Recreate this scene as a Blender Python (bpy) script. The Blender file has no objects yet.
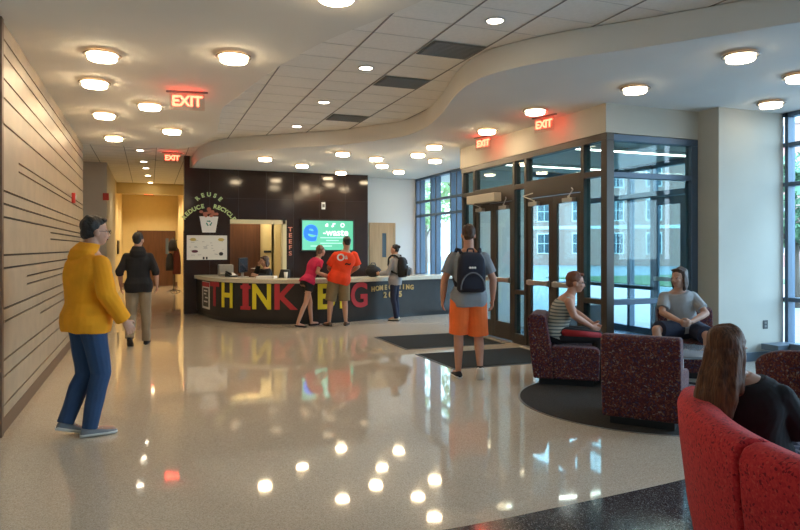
import bpy, bmesh, math, random
from mathutils import Vector, Matrix, noise
random.seed(7)
sc = bpy.context.scene
C = sc.collection
PI = math.pi
R = math.radians

# ------------------------------------------------------------------ camera, sky, exposure
cam_d = bpy.data.cameras.new('camera')
cam = bpy.data.objects.new('camera', cam_d); C.objects.link(cam)
cam.location = (0, 0, 1.55)
cam.rotation_euler = (R(90), 0, R(-21.085))
cam_d.sensor_width = 36; cam_d.lens = 651 / 800 * 36
cam_d.shift_y = -17 / 800
cam_d.clip_start = 0.05; cam_d.clip_end = 400
sc.camera = cam
sc.view_settings.view_transform = 'Standard'
sc.view_settings.look = 'None'
sc.view_settings.gamma = 1
sc.view_settings.use_curve_mapping = False
sc.view_settings.exposure = 1.68
w = bpy.data.worlds.new('sky'); sc.world = w; w.use_nodes = True
nt = w.node_tree; bg = nt.nodes['Background']
tc = nt.nodes.new('ShaderNodeTexCoord'); sp = nt.nodes.new('ShaderNodeSeparateXYZ')
rmp = nt.nodes.new('ShaderNodeValToRGB')
nt.links.new(tc.outputs['Generated'], sp.inputs[0]); nt.links.new(sp.outputs['Z'], rmp.inputs[0])
rmp.color_ramp.elements[0].position = 0.0; rmp.color_ramp.elements[0].color = (0.68, 0.83, 1.0, 1)
rmp.color_ramp.elements[1].position = 0.6; rmp.color_ramp.elements[1].color = (0.42, 0.64, 1.0, 1)
nt.links.new(rmp.outputs[0], bg.inputs[0]); bg.inputs[1].default_value = 3.3
LAMP = 11.5       # radiance of the round drum lamps
CAN = 9.0         # radiance of the small recessed lamps

def portal(loc, rot, sx, sy):
    l = bpy.data.lights.new('daylight_portal', 'AREA'); l.shape = 'RECTANGLE'; l.size = sx; l.size_y = sy
    l.cycles.is_portal = True
    o = bpy.data.objects.new('daylight_portal', l); C.objects.link(o); o.location = loc; o.rotation_euler = rot
portal((8.45, 0.8, 1.75), (0, R(90), 0), 3.3, 11.4)
portal((6.98, 13.85, 1.75), (0, R(90), 0), 3.3, 5.4)

# ------------------------------------------------------------------ materials
MATS = {}
def mat(name, col, rough=0.5, metal=0.0, emit=0.0, ecol=None, spec=0.5, vary=0.0, vscale=6.0, bump=0.0, bscale=60.0, coat=0.0):
    if name in MATS: return MATS[name]
    m = bpy.data.materials.new(name); m.use_nodes = True; t = m.node_tree; b = t.nodes['Principled BSDF']
    b.inputs['Base Color'].default_value = (*col, 1); b.inputs['Roughness'].default_value = rough
    b.inputs['Metallic'].default_value = metal; b.inputs['Specular IOR Level'].default_value = spec
    b.inputs['Coat Weight'].default_value = coat
    if emit: 
        b.inputs['Emission Color'].default_value = (*(ecol or col), 1); b.inputs['Emission Strength'].default_value = emit
    if vary or bump:
        co = t.nodes.new('ShaderNodeTexCoord')
    if vary:
        n = t.nodes.new('ShaderNodeTexNoise'); n.inputs['Scale'].default_value = vscale; n.inputs['Detail'].default_value = 5
        r = t.nodes.new('ShaderNodeValToRGB')
        r.color_ramp.elements[0].position = .3; r.color_ramp.elements[1].position = .7
        r.color_ramp.elements[0].color = (*[c * (1 - vary) for c in col], 1); r.color_ramp.elements[1].color = (*[min(1, c * (1 + vary)) for c in col], 1)
        t.links.new(co.outputs['Object'], n.inputs['Vector']); t.links.new(n.outputs['Fac'], r.inputs[0]); t.links.new(r.outputs[0], b.inputs['Base Color'])
    if bump:
        n2 = t.nodes.new('ShaderNodeTexNoise'); n2.inputs['Scale'].default_value = bscale; n2.inputs['Detail'].default_value = 4
        bp = t.nodes.new('ShaderNodeBump'); bp.inputs['Strength'].default_value = bump; bp.inputs['Distance'].default_value = .01
        t.links.new(co.outputs['Object'], n2.inputs['Vector']); t.links.new(n2.outputs['Fac'], bp.inputs['Height']); t.links.new(bp.outputs[0], b.inputs['Normal'])
    MATS[name] = m; return m

def ramp_const(t, stops):
    r = t.nodes.new('ShaderNodeValToRGB'); r.color_ramp.interpolation = 'CONSTANT'
    e = r.color_ramp.elements
    while len(e) < len(stops): e.new(0.5)
    for i, (p, c) in enumerate(stops): e[i].position = p; e[i].color = (*c, 1)
    return r

def mat_terrazzo(name, base, chips, rough, mixf=0.55):
    m = bpy.data.materials.new(name); m.use_nodes = True; t = m.node_tree; b = t.nodes['Principled BSDF']
    co = t.nodes.new('ShaderNodeTexCoord')
    v = t.nodes.new('ShaderNodeTexVoronoi'); v.inputs['Scale'].default_value = 190
    s = t.nodes.new('ShaderNodeSeparateColor'); r = ramp_const(t, chips)
    t.links.new(co.outputs['Object'], v.inputs['Vector']); t.links.new(v.outputs['Color'], s.inputs[0]); t.links.new(s.outputs[0], r.inputs[0])
    n = t.nodes.new('ShaderNodeTexNoise'); n.inputs['Scale'].default_value = .6; n.inputs['Detail'].default_value = 4
    t.links.new(co.outputs['Object'], n.inputs['Vector'])
    r2 = t.nodes.new('ShaderNodeValToRGB'); r2.color_ramp.elements[0].position = .35; r2.color_ramp.elements[1].position = .65
    r2.color_ramp.elements[0].color = (*[c * .93 for c in base], 1); r2.color_ramp.elements[1].color = (*[c * 1.05 for c in base], 1)
    t.links.new(n.outputs['Fac'], r2.inputs[0])
    mx = t.nodes.new('ShaderNodeMixRGB'); mx.inputs[0].default_value = mixf
    t.links.new(r2.outputs[0], mx.inputs[1]); t.links.new(r.outputs[0], mx.inputs[2]); t.links.new(mx.outputs[0], b.inputs['Base Color'])
    b.inputs['Roughness'].default_value = rough; b.inputs['Specular IOR Level'].default_value = .75
    n3 = t.nodes.new('ShaderNodeTexNoise'); n3.inputs['Scale'].default_value = 1.3
    mr = t.nodes.new('ShaderNodeMapRange'); mr.inputs[3].default_value = rough * .7; mr.inputs[4].default_value = rough * 1.5
    t.links.new(co.outputs['Object'], n3.inputs['Vector']); t.links.new(n3.outputs['Fac'], mr.inputs[0]); t.links.new(mr.outputs[0], b.inputs['Roughness'])
    n4 = t.nodes.new('ShaderNodeTexNoise'); n4.inputs['Scale'].default_value = 2.2; n4.inputs['Detail'].default_value = 1
    bp = t.nodes.new('ShaderNodeBump'); bp.inputs['Strength'].default_value = .035; bp.inputs['Distance'].default_value = .02
    t.links.new(co.outputs['Object'], n4.inputs['Vector']); t.links.new(n4.outputs['Fac'], bp.inputs['Height']); t.links.new(bp.outputs[0], b.inputs['Normal'])
    return m

def mat_fleck(name, stops, scale, rough=.85, distort=.0):
    m = bpy.data.materials.new(name); m.use_nodes = True; t = m.node_tree; b = t.nodes['Principled BSDF']
    co = t.nodes.new('ShaderNodeTexCoord'); n = t.nodes.new('ShaderNodeTexNoise'); n.inputs['Scale'].default_value = scale * .45
    ad = t.nodes.new('ShaderNodeVectorMath'); ad.operation = 'MULTIPLY_ADD'; ad.inputs[1].default_value = (distort,) * 3
    t.links.new(co.outputs['Object'], n.inputs['Vector']); t.links.new(n.outputs['Color'], ad.inputs[0]); t.links.new(co.outputs['Object'], ad.inputs[2])
    v = t.nodes.new('ShaderNodeTexVoronoi'); v.inputs['Scale'].default_value = scale
    s = t.nodes.new('ShaderNodeSeparateColor'); r = ramp_const(t, stops)
    t.links.new(ad.outputs[0], v.inputs['Vector']); t.links.new(v.outputs['Color'], s.inputs[0]); t.links.new(s.outputs[0], r.inputs[0]); t.links.new(r.outputs[0], b.inputs['Base Color'])
    b.inputs['Roughness'].default_value = rough; b.inputs['Sheen Weight'].default_value = .08; b.inputs['Specular IOR Level'].default_value = .15
    return m

def mat_glass(name='clear_glass', tint=(.86, .95, .95), f0=.06):
    m = bpy.data.materials.new(name); m.use_nodes = True; t = m.node_tree
    t.nodes.remove(t.nodes['Principled BSDF']); out = t.nodes['Material Output']
    tr = t.nodes.new('ShaderNodeBsdfTransparent'); tr.inputs[0].default_value = (*tint, 1)
    gl = t.nodes.new('ShaderNodeBsdfGlossy'); gl.inputs['Roughness'].default_value = .0
    lw = t.nodes.new('ShaderNodeLayerWeight'); lw.inputs[0].default_value = .5
    pw = t.nodes.new('ShaderNodeMath'); pw.operation = 'POWER'; pw.inputs[1].default_value = 5; t.links.new(lw.outputs['Facing'], pw.inputs[0])
    fr = t.nodes.new('ShaderNodeMath'); fr.operation = 'MULTIPLY_ADD'; fr.inputs[1].default_value = .9; fr.inputs[2].default_value = f0 * .6; t.links.new(pw.outputs[0], fr.inputs[0])
    mx = t.nodes.new('ShaderNodeMixShader')
    t.links.new(fr.outputs[0], mx.inputs[0]); t.links.new(tr.outputs[0], mx.inputs[1]); t.links.new(gl.outputs[0], mx.inputs[2]); t.links.new(mx.outputs[0], out.inputs[0])
    return m

def mat_brick(name, c1, c2, mortar, scale=3.0):
    m = bpy.data.materials.new(name); m.use_nodes = True; t = m.node_tree; b = t.nodes['Principled BSDF']
    co = t.nodes.new('ShaderNodeTexCoord'); k = t.nodes.new('ShaderNodeTexBrick'); mp = t.nodes.new('ShaderNodeMapping'); mp.inputs['Rotation'].default_value = (R(90), 0, 0)
    k.inputs['Color1'].default_value = (*c1, 1); k.inputs['Color2'].default_value = (*c2, 1); k.inputs['Mortar'].default_value = (*mortar, 1); k.inputs['Scale'].default_value = scale
    t.links.new(co.outputs['Object'], mp.inputs[0]); t.links.new(mp.outputs[0], k.inputs['Vector']); t.links.new(k.outputs['Color'], b.inputs['Base Color']); b.inputs['Roughness'].default_value = .9
    return m

def mat_wood(name, c1, c2, rough=.4, scale=3.0, axis='Z'):
    m = bpy.data.materials.new(name); m.use_nodes = True; t = m.node_tree; b = t.nodes['Principled BSDF']
    co = t.nodes.new('ShaderNodeTexCoord'); mp = t.nodes.new('ShaderNodeMapping')
    mp.inputs['Scale'].default_value = (scale, scale, scale * .08) if axis == 'Z' else (scale, scale * .08, scale)
    n = t.nodes.new('ShaderNodeTexNoise'); n.inputs['Scale'].default_value = 4; n.inputs['Detail'].default_value = 6; n.inputs['Distortion'].default_value = .6
    r = t.nodes.new('ShaderNodeValToRGB'); r.color_ramp.elements[0].position = .3; r.color_ramp.elements[1].position = .72
    r.color_ramp.elements[0].color = (*c1, 1); r.color_ramp.elements[1].color = (*c2, 1)
    t.links.new(co.outputs['Object'], mp.inputs[0]); t.links.new(mp.outputs[0], n.inputs['Vector']); t.links.new(n.outputs['Fac'], r.inputs[0]); t.links.new(r.outputs[0], b.inputs['Base Color'])
    b.inputs['Roughness'].default_value = rough
    return m

def mat_stripe(name, c1, c2, period, axis='Z', frac=.5, rough=.85, c3=None, axis2=None):
    m = bpy.data.materials.new(name); m.use_nodes = True; t = m.node_tree; b = t.nodes['Principled BSDF']
    co = t.nodes.new('ShaderNodeTexCoord'); s = t.nodes.new('ShaderNodeSeparateXYZ'); t.links.new(co.outputs['Object'], s.inputs[0])
    def band(ax, fr):
        a = t.nodes.new('ShaderNodeMath'); a.operation = 'DIVIDE'; a.inputs[1].default_value = period; t.links.new(s.outputs[ax], a.inputs[0])
        f = t.nodes.new('ShaderNodeMath'); f.operation = 'FRACT'; t.links.new(a.outputs[0], f.inputs[0])
        l = t.nodes.new('ShaderNodeMath'); l.operation = 'LESS_THAN'; l.inputs[1].default_value = fr; t.links.new(f.outputs[0], l.inputs[0]); return l
    mx = t.nodes.new('ShaderNodeMixRGB'); mx.inputs[1].default_value = (*c1, 1); mx.inputs[2].default_value = (*c2, 1); t.links.new(band(axis, frac).outputs[0], mx.inputs[0])
    last = mx
    if c3:
        m2 = t.nodes.new('ShaderNodeMixRGB'); m2.inputs[2].default_value = (*c3, 1); t.links.new(mx.outputs[0], m2.inputs[1]); t.links.new(band(axis2, .3).outputs[0], m2.inputs[0]); last = m2
    t.links.new(last.outputs[0], b.inputs['Base Color']); b.inputs['Roughness'].default_value = rough
    return m

# ------------------------------------------------------------------ mesh helpers
class MB:
    def __init__(s): s.v = []; s.f = []
    def add(s, vs, fs, M=None):
        n = len(s.v)
        s.v += [tuple(M @ Vector(v)) if M is not None else tuple(v) for v in vs]
        s.f += [tuple(i + n for i in f) for f in fs]; return s
    def box(s, x0, y0, z0, x1, y1, z1, M=None):
        vs = [(x0,y0,z0),(x1,y0,z0),(x1,y1,z0),(x0,y1,z0),(x0,y0,z1),(x1,y0,z1),(x1,y1,z1),(x0,y1,z1)]
        return s.add(vs, [(0,3,2,1),(4,5,6,7),(0,1,5,4),(1,2,6,5),(2,3,7,6),(3,0,4,7)], M)
    def prism(s, poly, z0, z1, M=None):
        n = len(poly); vs = [(x, y, z0) for x, y in poly] + [(x, y, z1) for x, y in poly]
        return s.add(vs, [tuple(range(n))[::-1], tuple(range(n, 2*n))] + [(i, (i+1) % n, n+(i+1) % n, n+i) for i in range(n)], M)
    def loft(s, rings, M=None, caps=True):
        n = len(rings[0]); vs = [p for r in rings for p in r]; fs = []
        for k in range(len(rings)-1):
            for i in range(n): fs.append((k*n+i, k*n+(i+1) % n, (k+1)*n+(i+1) % n, (k+1)*n+i))
        if caps: fs += [tuple(range(n))[::-1], tuple(range((len(rings)-1)*n, len(rings)*n))]
        return s.add(vs, fs, M)
    def lathe(s, prof, c=(0,0,0), n=24, M=None):
        rings = [[(c[0]+r*math.cos(2*PI*i/n), c[1]+r*math.sin(2*PI*i/n), c[2]+z) for i in range(n)] for r, z in prof]
        return s.loft(rings, M)
    def cyl(s, p0, p1, r0, r1=None, n=12):
        p0 = Vector(p0); p1 = Vector(p1); r1 = r0 if r1 is None else r1
        d = (p1-p0).normalized(); a = d.orthogonal().normalized(); b = d.cross(a)
        rg = lambda p, r: [tuple(p + a*r*math.cos(2*PI*i/n) + b*r*math.sin(2*PI*i/n)) for i in range(n)]
        return s.loft([rg(p0, r0), rg(p1, r1)])
    def tube(s, pts, r, n=8):
        for a, b in zip(pts, pts[1:]): s.cyl(a, b, r, n=n)
        return s
    def ell(s, c, r, M=None, n=14):
        c = Vector(c); rings = []
        for k in range(1, n):
            th = PI*k/n
            rings.append([(c.x+r[0]*math.sin(th)*math.cos(2*PI*i/(n+2)), c.y+r[1]*math.sin(th)*math.sin(2*PI*i/(n+2)), c.z-r[2]*math.cos(th)) for i in range(n+2)])
        return s.loft(rings, M)
    def cap(s, p0, p1, r0, r1, n=14):      # tapered capsule
        s.cyl(p0, p1, r0, r1, n); s.ell(p0, (r0,)*3, n=10); s.ell(p1, (r1,)*3, n=10); return s
    def build(s, name, m, parent=None, smooth=False, bevel=0.0, seg=2, M=None):
        me = bpy.data.meshes.new(name); me.from_pydata(s.v, [], s.f); me.update()
        bm = bmesh.new(); bm.from_mesh(me); bmesh.ops.recalc_face_normals(bm, faces=bm.faces); bm.to_mesh(me); bm.free()
        me.materials.append(m)
        o = bpy.data.objects.new(name, me); C.objects.link(o)
        if smooth: 
            for p in me.polygons: p.use_smooth = True
        if bevel:
            b = o.modifiers.new('bevel', 'BEVEL'); b.width = bevel; b.segments = seg; b.limit_method = 'ANGLE'; b.angle_limit = R(35)
            for p in me.polygons: p.use_smooth = True
            b.harden_normals = True
        if parent: o.parent = parent
        if M is not None: o.matrix_local = M
        return o

def tag(o, label, cat, group=None):
    o['label'] = label; o['category'] = cat
    if group: o['group'] = group
    return o
def thing(name, label, cat, loc=(0,0,0), rz=0, group=None):
    o = bpy.data.objects.new(name, None); C.objects.link(o); o.location = loc; o.rotation_euler = (0, 0, rz); o.empty_display_size = .1
    return tag(o, label, cat, group)
def struct(o): o['kind'] = 'structure'; return o
def sthing(name, loc=(0,0,0)):
    o = bpy.data.objects.new(name, None); C.objects.link(o); o.location = loc; return struct(o)
def dup(root, loc, rz, label, group=None):
    r = root.copy(); C.objects.link(r); r.location = loc; r.rotation_euler = (0, 0, rz); r['label'] = label
    if group: r['group'] = group
    for ch in list(root.children):
        c = ch.copy(); C.objects.link(c); c.parent = r
        for g in list(ch.children):
            d = g.copy(); C.objects.link(d); d.parent = c
    return r
def text_mb(s, size, depth, M=Matrix(), mb=None, align='CENTER', offset=0.0):
    cu = bpy.data.curves.new('t', 'FONT'); cu.body = s; cu.size = size; cu.extrude = depth/2; cu.align_x = align; cu.align_y = 'CENTER'; cu.resolution_u = 4; cu.offset = offset
    o = bpy.data.objects.new('t', cu); C.objects.link(o)
    dg = bpy.context.evaluated_depsgraph_get(); me = o.evaluated_get(dg).to_mesh()
    mb = mb or MB(); mb.add([v.co.copy() for v in me.vertices], [tuple(p.vertices) for p in me.polygons], M)
    o.evaluated_get(dg).to_mesh_clear(); bpy.data.objects.remove(o); bpy.data.curves.remove(cu); return mb
def face_M(x, y, z, ang):       # local XY plane stood upright; ang = direction of the text baseline in plan
    return Matrix.Translation((x, y, z)) @ Matrix.Rotation(ang, 4, 'Z') @ Matrix.Rotation(R(90), 4, 'X')
def smooth_path(pts, sub=6):
    out = []; P = [Vector(p) for p in pts]
    for i in range(len(P)-1):
        a = P[max(i-1, 0)]; b = P[i]; c = P[i+1]; d = P[min(i+2, len(P)-1)]
        for k in range(sub):
            t = k/sub
            out.append(.5*((2*b)+(c-a)*t+(2*a-5*b+4*c-d)*t*t+(3*b-a-3*c+d)*t**3))
    out.append(P[-1]); return [(p.x, p.y) for p in out]

# ------------------------------------------------------------------ palette
PAINT = mat('wall_paint', (.54, .50, .42), .75, vary=.03, vscale=2, bump=.05)
SOFF = mat('ceiling_paint', (.78, .745, .68), .85, vary=.015, vscale=1.5)
TILE = mat('ceiling_tile', (.90, .87, .81), .95, vary=.03, vscale=30, bump=.1, bscale=200)
GROOVE = mat('tile_groove', (.30, .28, .26), .8)
BLACKW = mat('dark_laminate', (.030, .017, .014), .11, vary=.12, vscale=3, spec=.4)
BRONZE = mat('bronze_frame', (.065, .052, .042), .35, metal=.3)
BLUEFR = mat('daylight_blue_frame', (.085, .125, .18), .4, metal=.2)  # blue cast of the daylight is mixed into this frame colour
STEEL = mat('brushed_steel', (.62, .60, .56), .3, metal=.9)
YELL = mat('yellow_paint', (.68, .54, .26), .7, vary=.03)
CREAM = mat('cream_trim', (.74, .66, .42), .6)
DARKWOOD = mat_wood('dark_brown_door', (.07, .026, .010), (.12, .05, .02), .35)
LIGHTWOOD = mat_wood('maple_door', (.42, .27, .13), (.55, .37, .20), .4)
TERR = mat_terrazzo('terrazzo', (.62, .525, .41), [(0, (.34, .275, .21)), (.2, (.56, .47, .365)), (.5, (.64, .55, .43)), (.8, (.73, .65, .53)), (.93, (.80, .74, .64))], .04, .5)
TERRD = mat_terrazzo('dark_terrazzo', (.06, .057, .06), [(0, (.02, .02, .022)), (.35, (.06, .058, .062)), (.75, (.12, .115, .12)), (.93, (.32, .31, .31))], .1, .7)
GLASS = mat_glass()
BLK = mat('black_plastic', (.012, .012, .013), .4)
WHT = mat('white_plastic', (.8, .8, .78), .4)
RUGM = mat('dark_carpet', (.050, .045, .040), 1.0, spec=.08, vary=.25, vscale=60, bump=.3, bscale=300)
MATM = mat_stripe('ribbed_mat', (.004, .004, .005), (.010, .010, .011), .03, 'X', .5, 1.0)
LENSD = mat('dimmed_lamp_lens', (1, .95, .85), .4, emit=LAMP*.4, ecol=(1.0, .84, .60))
LENS = mat('lamp_lens', (1, .95, .85), .4, emit=LAMP*1.45, ecol=(1.0, .78, .49))
CANL = mat('downlight_lens', (1, .95, .85), .4, emit=CAN, ecol=(1.0, .86, .66))
WARML = mat('hallway_lens', (1, .9, .6), .4, emit=14, ecol=(1.0, .80, .50))
TRIMW = mat('white_metal', (.75, .73, .70), .35)
REDGLOW = mat('exit_red', (.9, .05, .03), .4, emit=4.5, ecol=(1.0, .06, .03))

# ------------------------------------------------------------------ floor
fl = MB(); fl.box(-1.8, -6, -.12, 8.45, 29.0, 0)
struct(fl.build('floor', TERR))
pts = smooth_path([(-1.1, 3.42), (.4, 3.28), (1.52, 3.25), (2.29, 3.29), (3.4, 3.39), (4.6, 3.6), (6.2, 4.1), (8.25, 5.0)])
struct(MB().prism([(8.25, -2.0), *reversed(pts), (-1.1, -2.0)], .0, .002).build('floor', TERRD))
# ------------------------------------------------------------------ ceilings
struct(MB().box(-1.8, -6, 3.72, 8.6, 29, 3.82).build('ceiling', TILE))
g = MB(); g2 = MB()
for i in range(-2, 14):
    x = .15 + .65*i
    g.box(x-.006, -2, 3.712, x+.006, 28.4, 3.7195)
for j in range(-14, 47):
    y = 5.2 + .5*j
    g2.box(-1.7, y-.003, 3.7165, 8.4, y+.003, 3.7195)
struct(g.build('ceiling_grid', GROOVE)); struct(g2.build('ceiling_grid', mat('tile_joint', (.66, .64, .60), .9)))
fas = [(.95, 16.0), (.97, 15.2), (1.03, 14.4), (1.24, 13.6), (1.68, 12.95), (2.49, 12.2), (3.25, 11.55), (3.75, 10.8), (4.02, 10.3), (4.06, 9.5), (3.87, 8.45), (3.52, 7.2), (3.44, 6.5), (3.54, 6.05), (3.85, 5.5), (4.28, 4.98), (4.7, 4.42), (5.2, 3.75), (6.2, 2.7), (8.4, 1.0)]
fs = smooth_path(fas, 8)
ZS = 3.44
rs = fs + [(8.6, 1.0), (8.6, 17.0), (.95, 17.0)]
struct(MB().prism(rs, ZS, 3.715).build('ceiling_soffit', SOFF, bevel=.012))
ls = [(-1.3, 13.1), (.4, 13.1), (.71, 12.85), (.92, 12.2), (1.03, 11.3), (1.02, 10.5), (.96, 9.7), (.94, 9.0), (1.04, 8.3), (1.23, 7.0), (1.48, 5.9), (1.80, 5.03), (2.0, 4.4), (2.2, 3.2), (2.4, 1.5), (2.6, -2)]
lp = smooth_path(ls[1:], 6)
struct(MB().prism([(-1.6, 13.1)] + lp + [(2.7, -6), (-1.6, -6)], ZS, 3.715).build('ceiling_soffit', SOFF, bevel=.012))

# ------------------------------------------------------------------ left panelled wall
WOODP = mat('pale_panel', (.40, .305, .205), .42, vary=.10, vscale=5, bump=.02)
BROWNT = mat('brown_base', (.17, .095, .055), .5)
GV = [(3.30, 6.2), (3.17, 6.2), (2.97, 6.2), (2.81, 6.2), (2.59, 6.2), (2.34, 6.95), (2.26, 6.95), (2.03, 6.2), (1.92, 6.2), (1.81, 6.2), (1.74, 9.05), (1.66, 9.05), (1.49, 6.2), (1.38, 6.2), (1.27, 7.4), (1.19, 7.4), (1.04, 6.2), (.93, 6.2), (.82, 8.26), (.61, 6.2), (.47, 6.2), (.23, 6.2)]
pn = MB(); zt = ZS
for z, y0 in GV:
    pn.box(-1.16, 6.2, z+.009, -1.135, 13.3, zt)
    if y0 > 6.2: pn.box(-1.16, 6.2, z-.009, -1.135, y0, z+.009)
    zt = z-.009
pn.box(-1.16, 6.2, .13, -1.135, 13.3, zt)
struct(pn.build('wall_left', WOODP))
struct(MB().box(-1.5, 6.2, 0, -1.161, 13.3, ZS).build('wall_left', mat('dark_backing', (.05, .03, .02), .7)))
struct(MB().box(-1.16, 6.2, 0, -1.13, 13.3, .13).build('baseboard_left', BROWNT))
struct(MB().box(-1.5, 6.12, 0, -1.12, 6.2, ZS).build('trim_1', BROWNT))
struct(MB().box(-1.5, -6, 0, -1.3, 6.12, ZS).build('wall_left', PAINT))
# end of the wall, recess and hallway walls
struct(MB().box(-1.9, 13.3, 0, -1.72, 18.1, 3.72).build('wall_left', PAINT))
struct(MB().box(-1.9, 13.25, 0, -1.5, 13.3, 3.72).build('wall_left', PAINT))
struct(MB().box(-1.9, 18.1, 0, -1.0, 18.4, 3.72).build('wall_hallway', PAINT))
struct(MB().box(-1.2, 18.4, 0, -1.0, 22.6, 3.72).build('wall_hallway', PAINT))
struct(MB().box(-1.2, 22.6, 0, -1.0, 28.6, 3.72).build('wall_hallway', YELL))
struct(MB().box(-1.2, 28.5, 0, 1.5, 28.7, 3.72).build('wall_back', YELL))
struct(MB().box(1.1, 16.3, 0, 1.3, 28.5, 3.72).build('wall_hallway', YELL))
struct(MB().box(-1.0, 28.46, 0, 1.1, 28.5, .14).build('baseboard_back', BROWNT))
struct(MB().box(-1.0, 23.4, 3.36, 1.1, 23.6, 3.72).build('ceiling_header', YELL))
# dark reception wall with its opening
bw = MB()
bw.box(.9, 16.1, 0, 1.82, 16.25, ZS); bw.box(3.15, 16.1, 0, 5.31, 16.25, ZS); bw.box(1.82, 16.1, 2.2, 3.15, 16.25, ZS)
bw.box(.77, 16.1, 0, .9, 16.5, 3.72); bw.box(5.16, 16.25, 0, 5.31, 16.6, ZS)
struct(bw.build('wall_back', BLACKW))
sm = MB()
for x in (1.35, 2.02, 2.69, 3.36, 4.03, 4.70): sm.box(x-.003, 16.094, 2.2 if 1.8 < x < 3.2 else 0, x+.003, 16.1, ZS)
for z in (2.75,): sm.box(.9, 16.094, z-.003, 5.31, 16.1, z+.003)
struct(sm.build('trim_2', mat('dark_seam', (.03, .022, .02), .5)))
t3 = MB(); t3.box(1.82, 16.06, 2.14, 3.15, 16.27, 2.24); t3.box(3.08, 16.06, 0, 3.18, 16.27, 2.24)
struct(t3.build('trim_3', CREAM))
# small office behind the opening
struct(MB().box(1.3, 18.6, 0, 5.6, 18.7, 3.0).build('wall_office', YELL))
struct(MB().box(5.0, 16.6, 0, 5.1, 18.6, 3.0).build('wall_office', YELL))
struct(MB().box(1.3, 16.25, 2.9, 5.1, 18.7, 3.0).build('ceiling_office', SOFF))
# blue-lit back wall with the maple door
COOLW = mat('white_paint', (.70, .72, .70), .8)
struct(MB().box(5.31, 16.6, 0, 7.1, 16.75, ZS).build('wall_back', COOLW))
# entrance wall header, pier and right wall
hd = MB(); hd.box(5.55, 6.94, 3.06, 5.75, 11.2, ZS)
struct(hd.build('wall_entrance', PAINT))
struct(MB().box(5.75, 6.945, 3.055, 7.12, 7.1, ZS).build('wall_entrance', PAINT))
rw = MB(); rw.box(7.12, 6.6, 0, 8.32, 7.1, ZS)
struct(rw.build('wall_right', PAINT))
struct(MB().box(7.12, 6.57, 0, 8.3, 6.6, .12).build('baseboard_right', mat('blue_grey_base', (.12, .16, .20), .5)))
struct(MB().box(5.75, 11.1, 3.05, 6.95, 11.25, ZS).build('wall_entrance', PAINT))
# walls behind the viewer
struct(MB().box(-1.5, -6.2, 0, 8.6, -6, 3.82).build('wall_front', PAINT))

# ------------------------------------------------------------------ entrance glazing and doors
GLASS2 = mat_glass('tinted_glass', (.64, .76, .76))
def frame_thing(name, bars, panes, fm, pane_name='pane', gl=None):
    r = sthing(name)
    m = MB()
    for b in bars: m.box(*b)
    m.build('window_frame', fm, r, bevel=.006)
    for p in panes: MB().box(*p).build(pane_name, gl or GLASS2, r)
    return r
XF0, XF1 = 5.56, 5.68
mul = [11.12, 10.66, 9.27, 8.91, 7.46]
bars = [(XF0, 6.94, 2.96, XF1, 11.18, 3.06), (XF0, 6.94, 0, XF1, 7.06, 2.96)]
bars += [(XF0, y-.035, 0, XF1, y+.035, 2.96) for y in mul]
bars += [(XF0, 10.695, 2.50, XF1, 11.085, 2.58), (XF0, 8.945, 2.50, XF1, 9.235, 2.58), (XF0, 7.06, 2.50, XF1, 7.425, 2.58),
         (XF0, 9.305, 2.33, XF1, 10.625, 2.60), (XF0, 7.495, 2.33, XF1, 8.875, 2.60)]
for a, b in ((10.695, 11.085), (8.945, 9.235), (7.06, 7.425)):
    bars += [(XF0, a, .80, XF1, b, .87), (XF0, a, 0, XF1, b, .16)]
pn = []
for a, b in ((10.695, 11.085), (8.945, 9.235), (7.06, 7.425)):
    pn += [(5.61, a, .16, 5.622, b, .80), (5.61, a, .87, 5.622, b, 2.5), (5.61, a, 2.58, 5.622, b, 2.96)]
for a, b in ((9.305, 10.625), (7.495, 8.875)): pn.append((5.61, a, 2.60, 5.622, b, 2.96))
frame_thing('window_1', bars, pn, BRONZE)
def door_leaf(n, y0, y1, hinge_hi, X=5.6, m=BRONZE):
    r = sthing('door_%d' % n, (X, 0, 0)); z0, z1 = .02, 2.32
    f = MB()
    f.box(-.022, y0, z0, .022, y0+.10, z1); f.box(-.022, y1-.10, z0, .022, y1, z1)
    f.box(-.022, y0+.10, z0, .022, y1-.10, z0+.28); f.box(-.022, y0+.10, z1-.12, .022, y1-.10, z1)
    f.build('door_frame', m, r, bevel=.004)
    MB().box(-.005, y0+.10, z0+.28, .005, y1-.10, z1-.12).build('pane', GLASS, r)
    pb = MB(); pb.box(-.085, y0+.06, .98, -.05, y1-.06, 1.05)
    for y in (y0+.09, y1-.09): pb.box(-.06, y-.03, .97, -.02, y+.03, 1.06)
    pb.build('push_bar', STEEL, r, bevel=.006)
    yc = (y1-.24) if hinge_hi else (y0+.24)
    cl = MB(); cl.box(-.09, yc-.12, 2.20, -.022, yc+.12, 2.26)
    cl.cyl((-.06, yc, 2.26), (-.06, yc, 2.29), .015); cl.cyl((-.06, yc, 2.28), (-.13, yc+(.2 if hinge_hi else -.2), 2.36), .008)
    cl.cyl((-.13, yc+(.2 if hinge_hi else -.2), 2.36), (-.045, yc+(.05 if hinge_hi else -.05), 2.40), .008)
    cl.build('door_closer', STEEL, r, bevel=.004)
door_leaf(1, 7.50, 8.182, False); door_leaf(2, 8.188, 8.87, True)
door_leaf(3, 9.31, 9.962, False); door_leaf(4, 9.968, 10.62, True)
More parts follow.
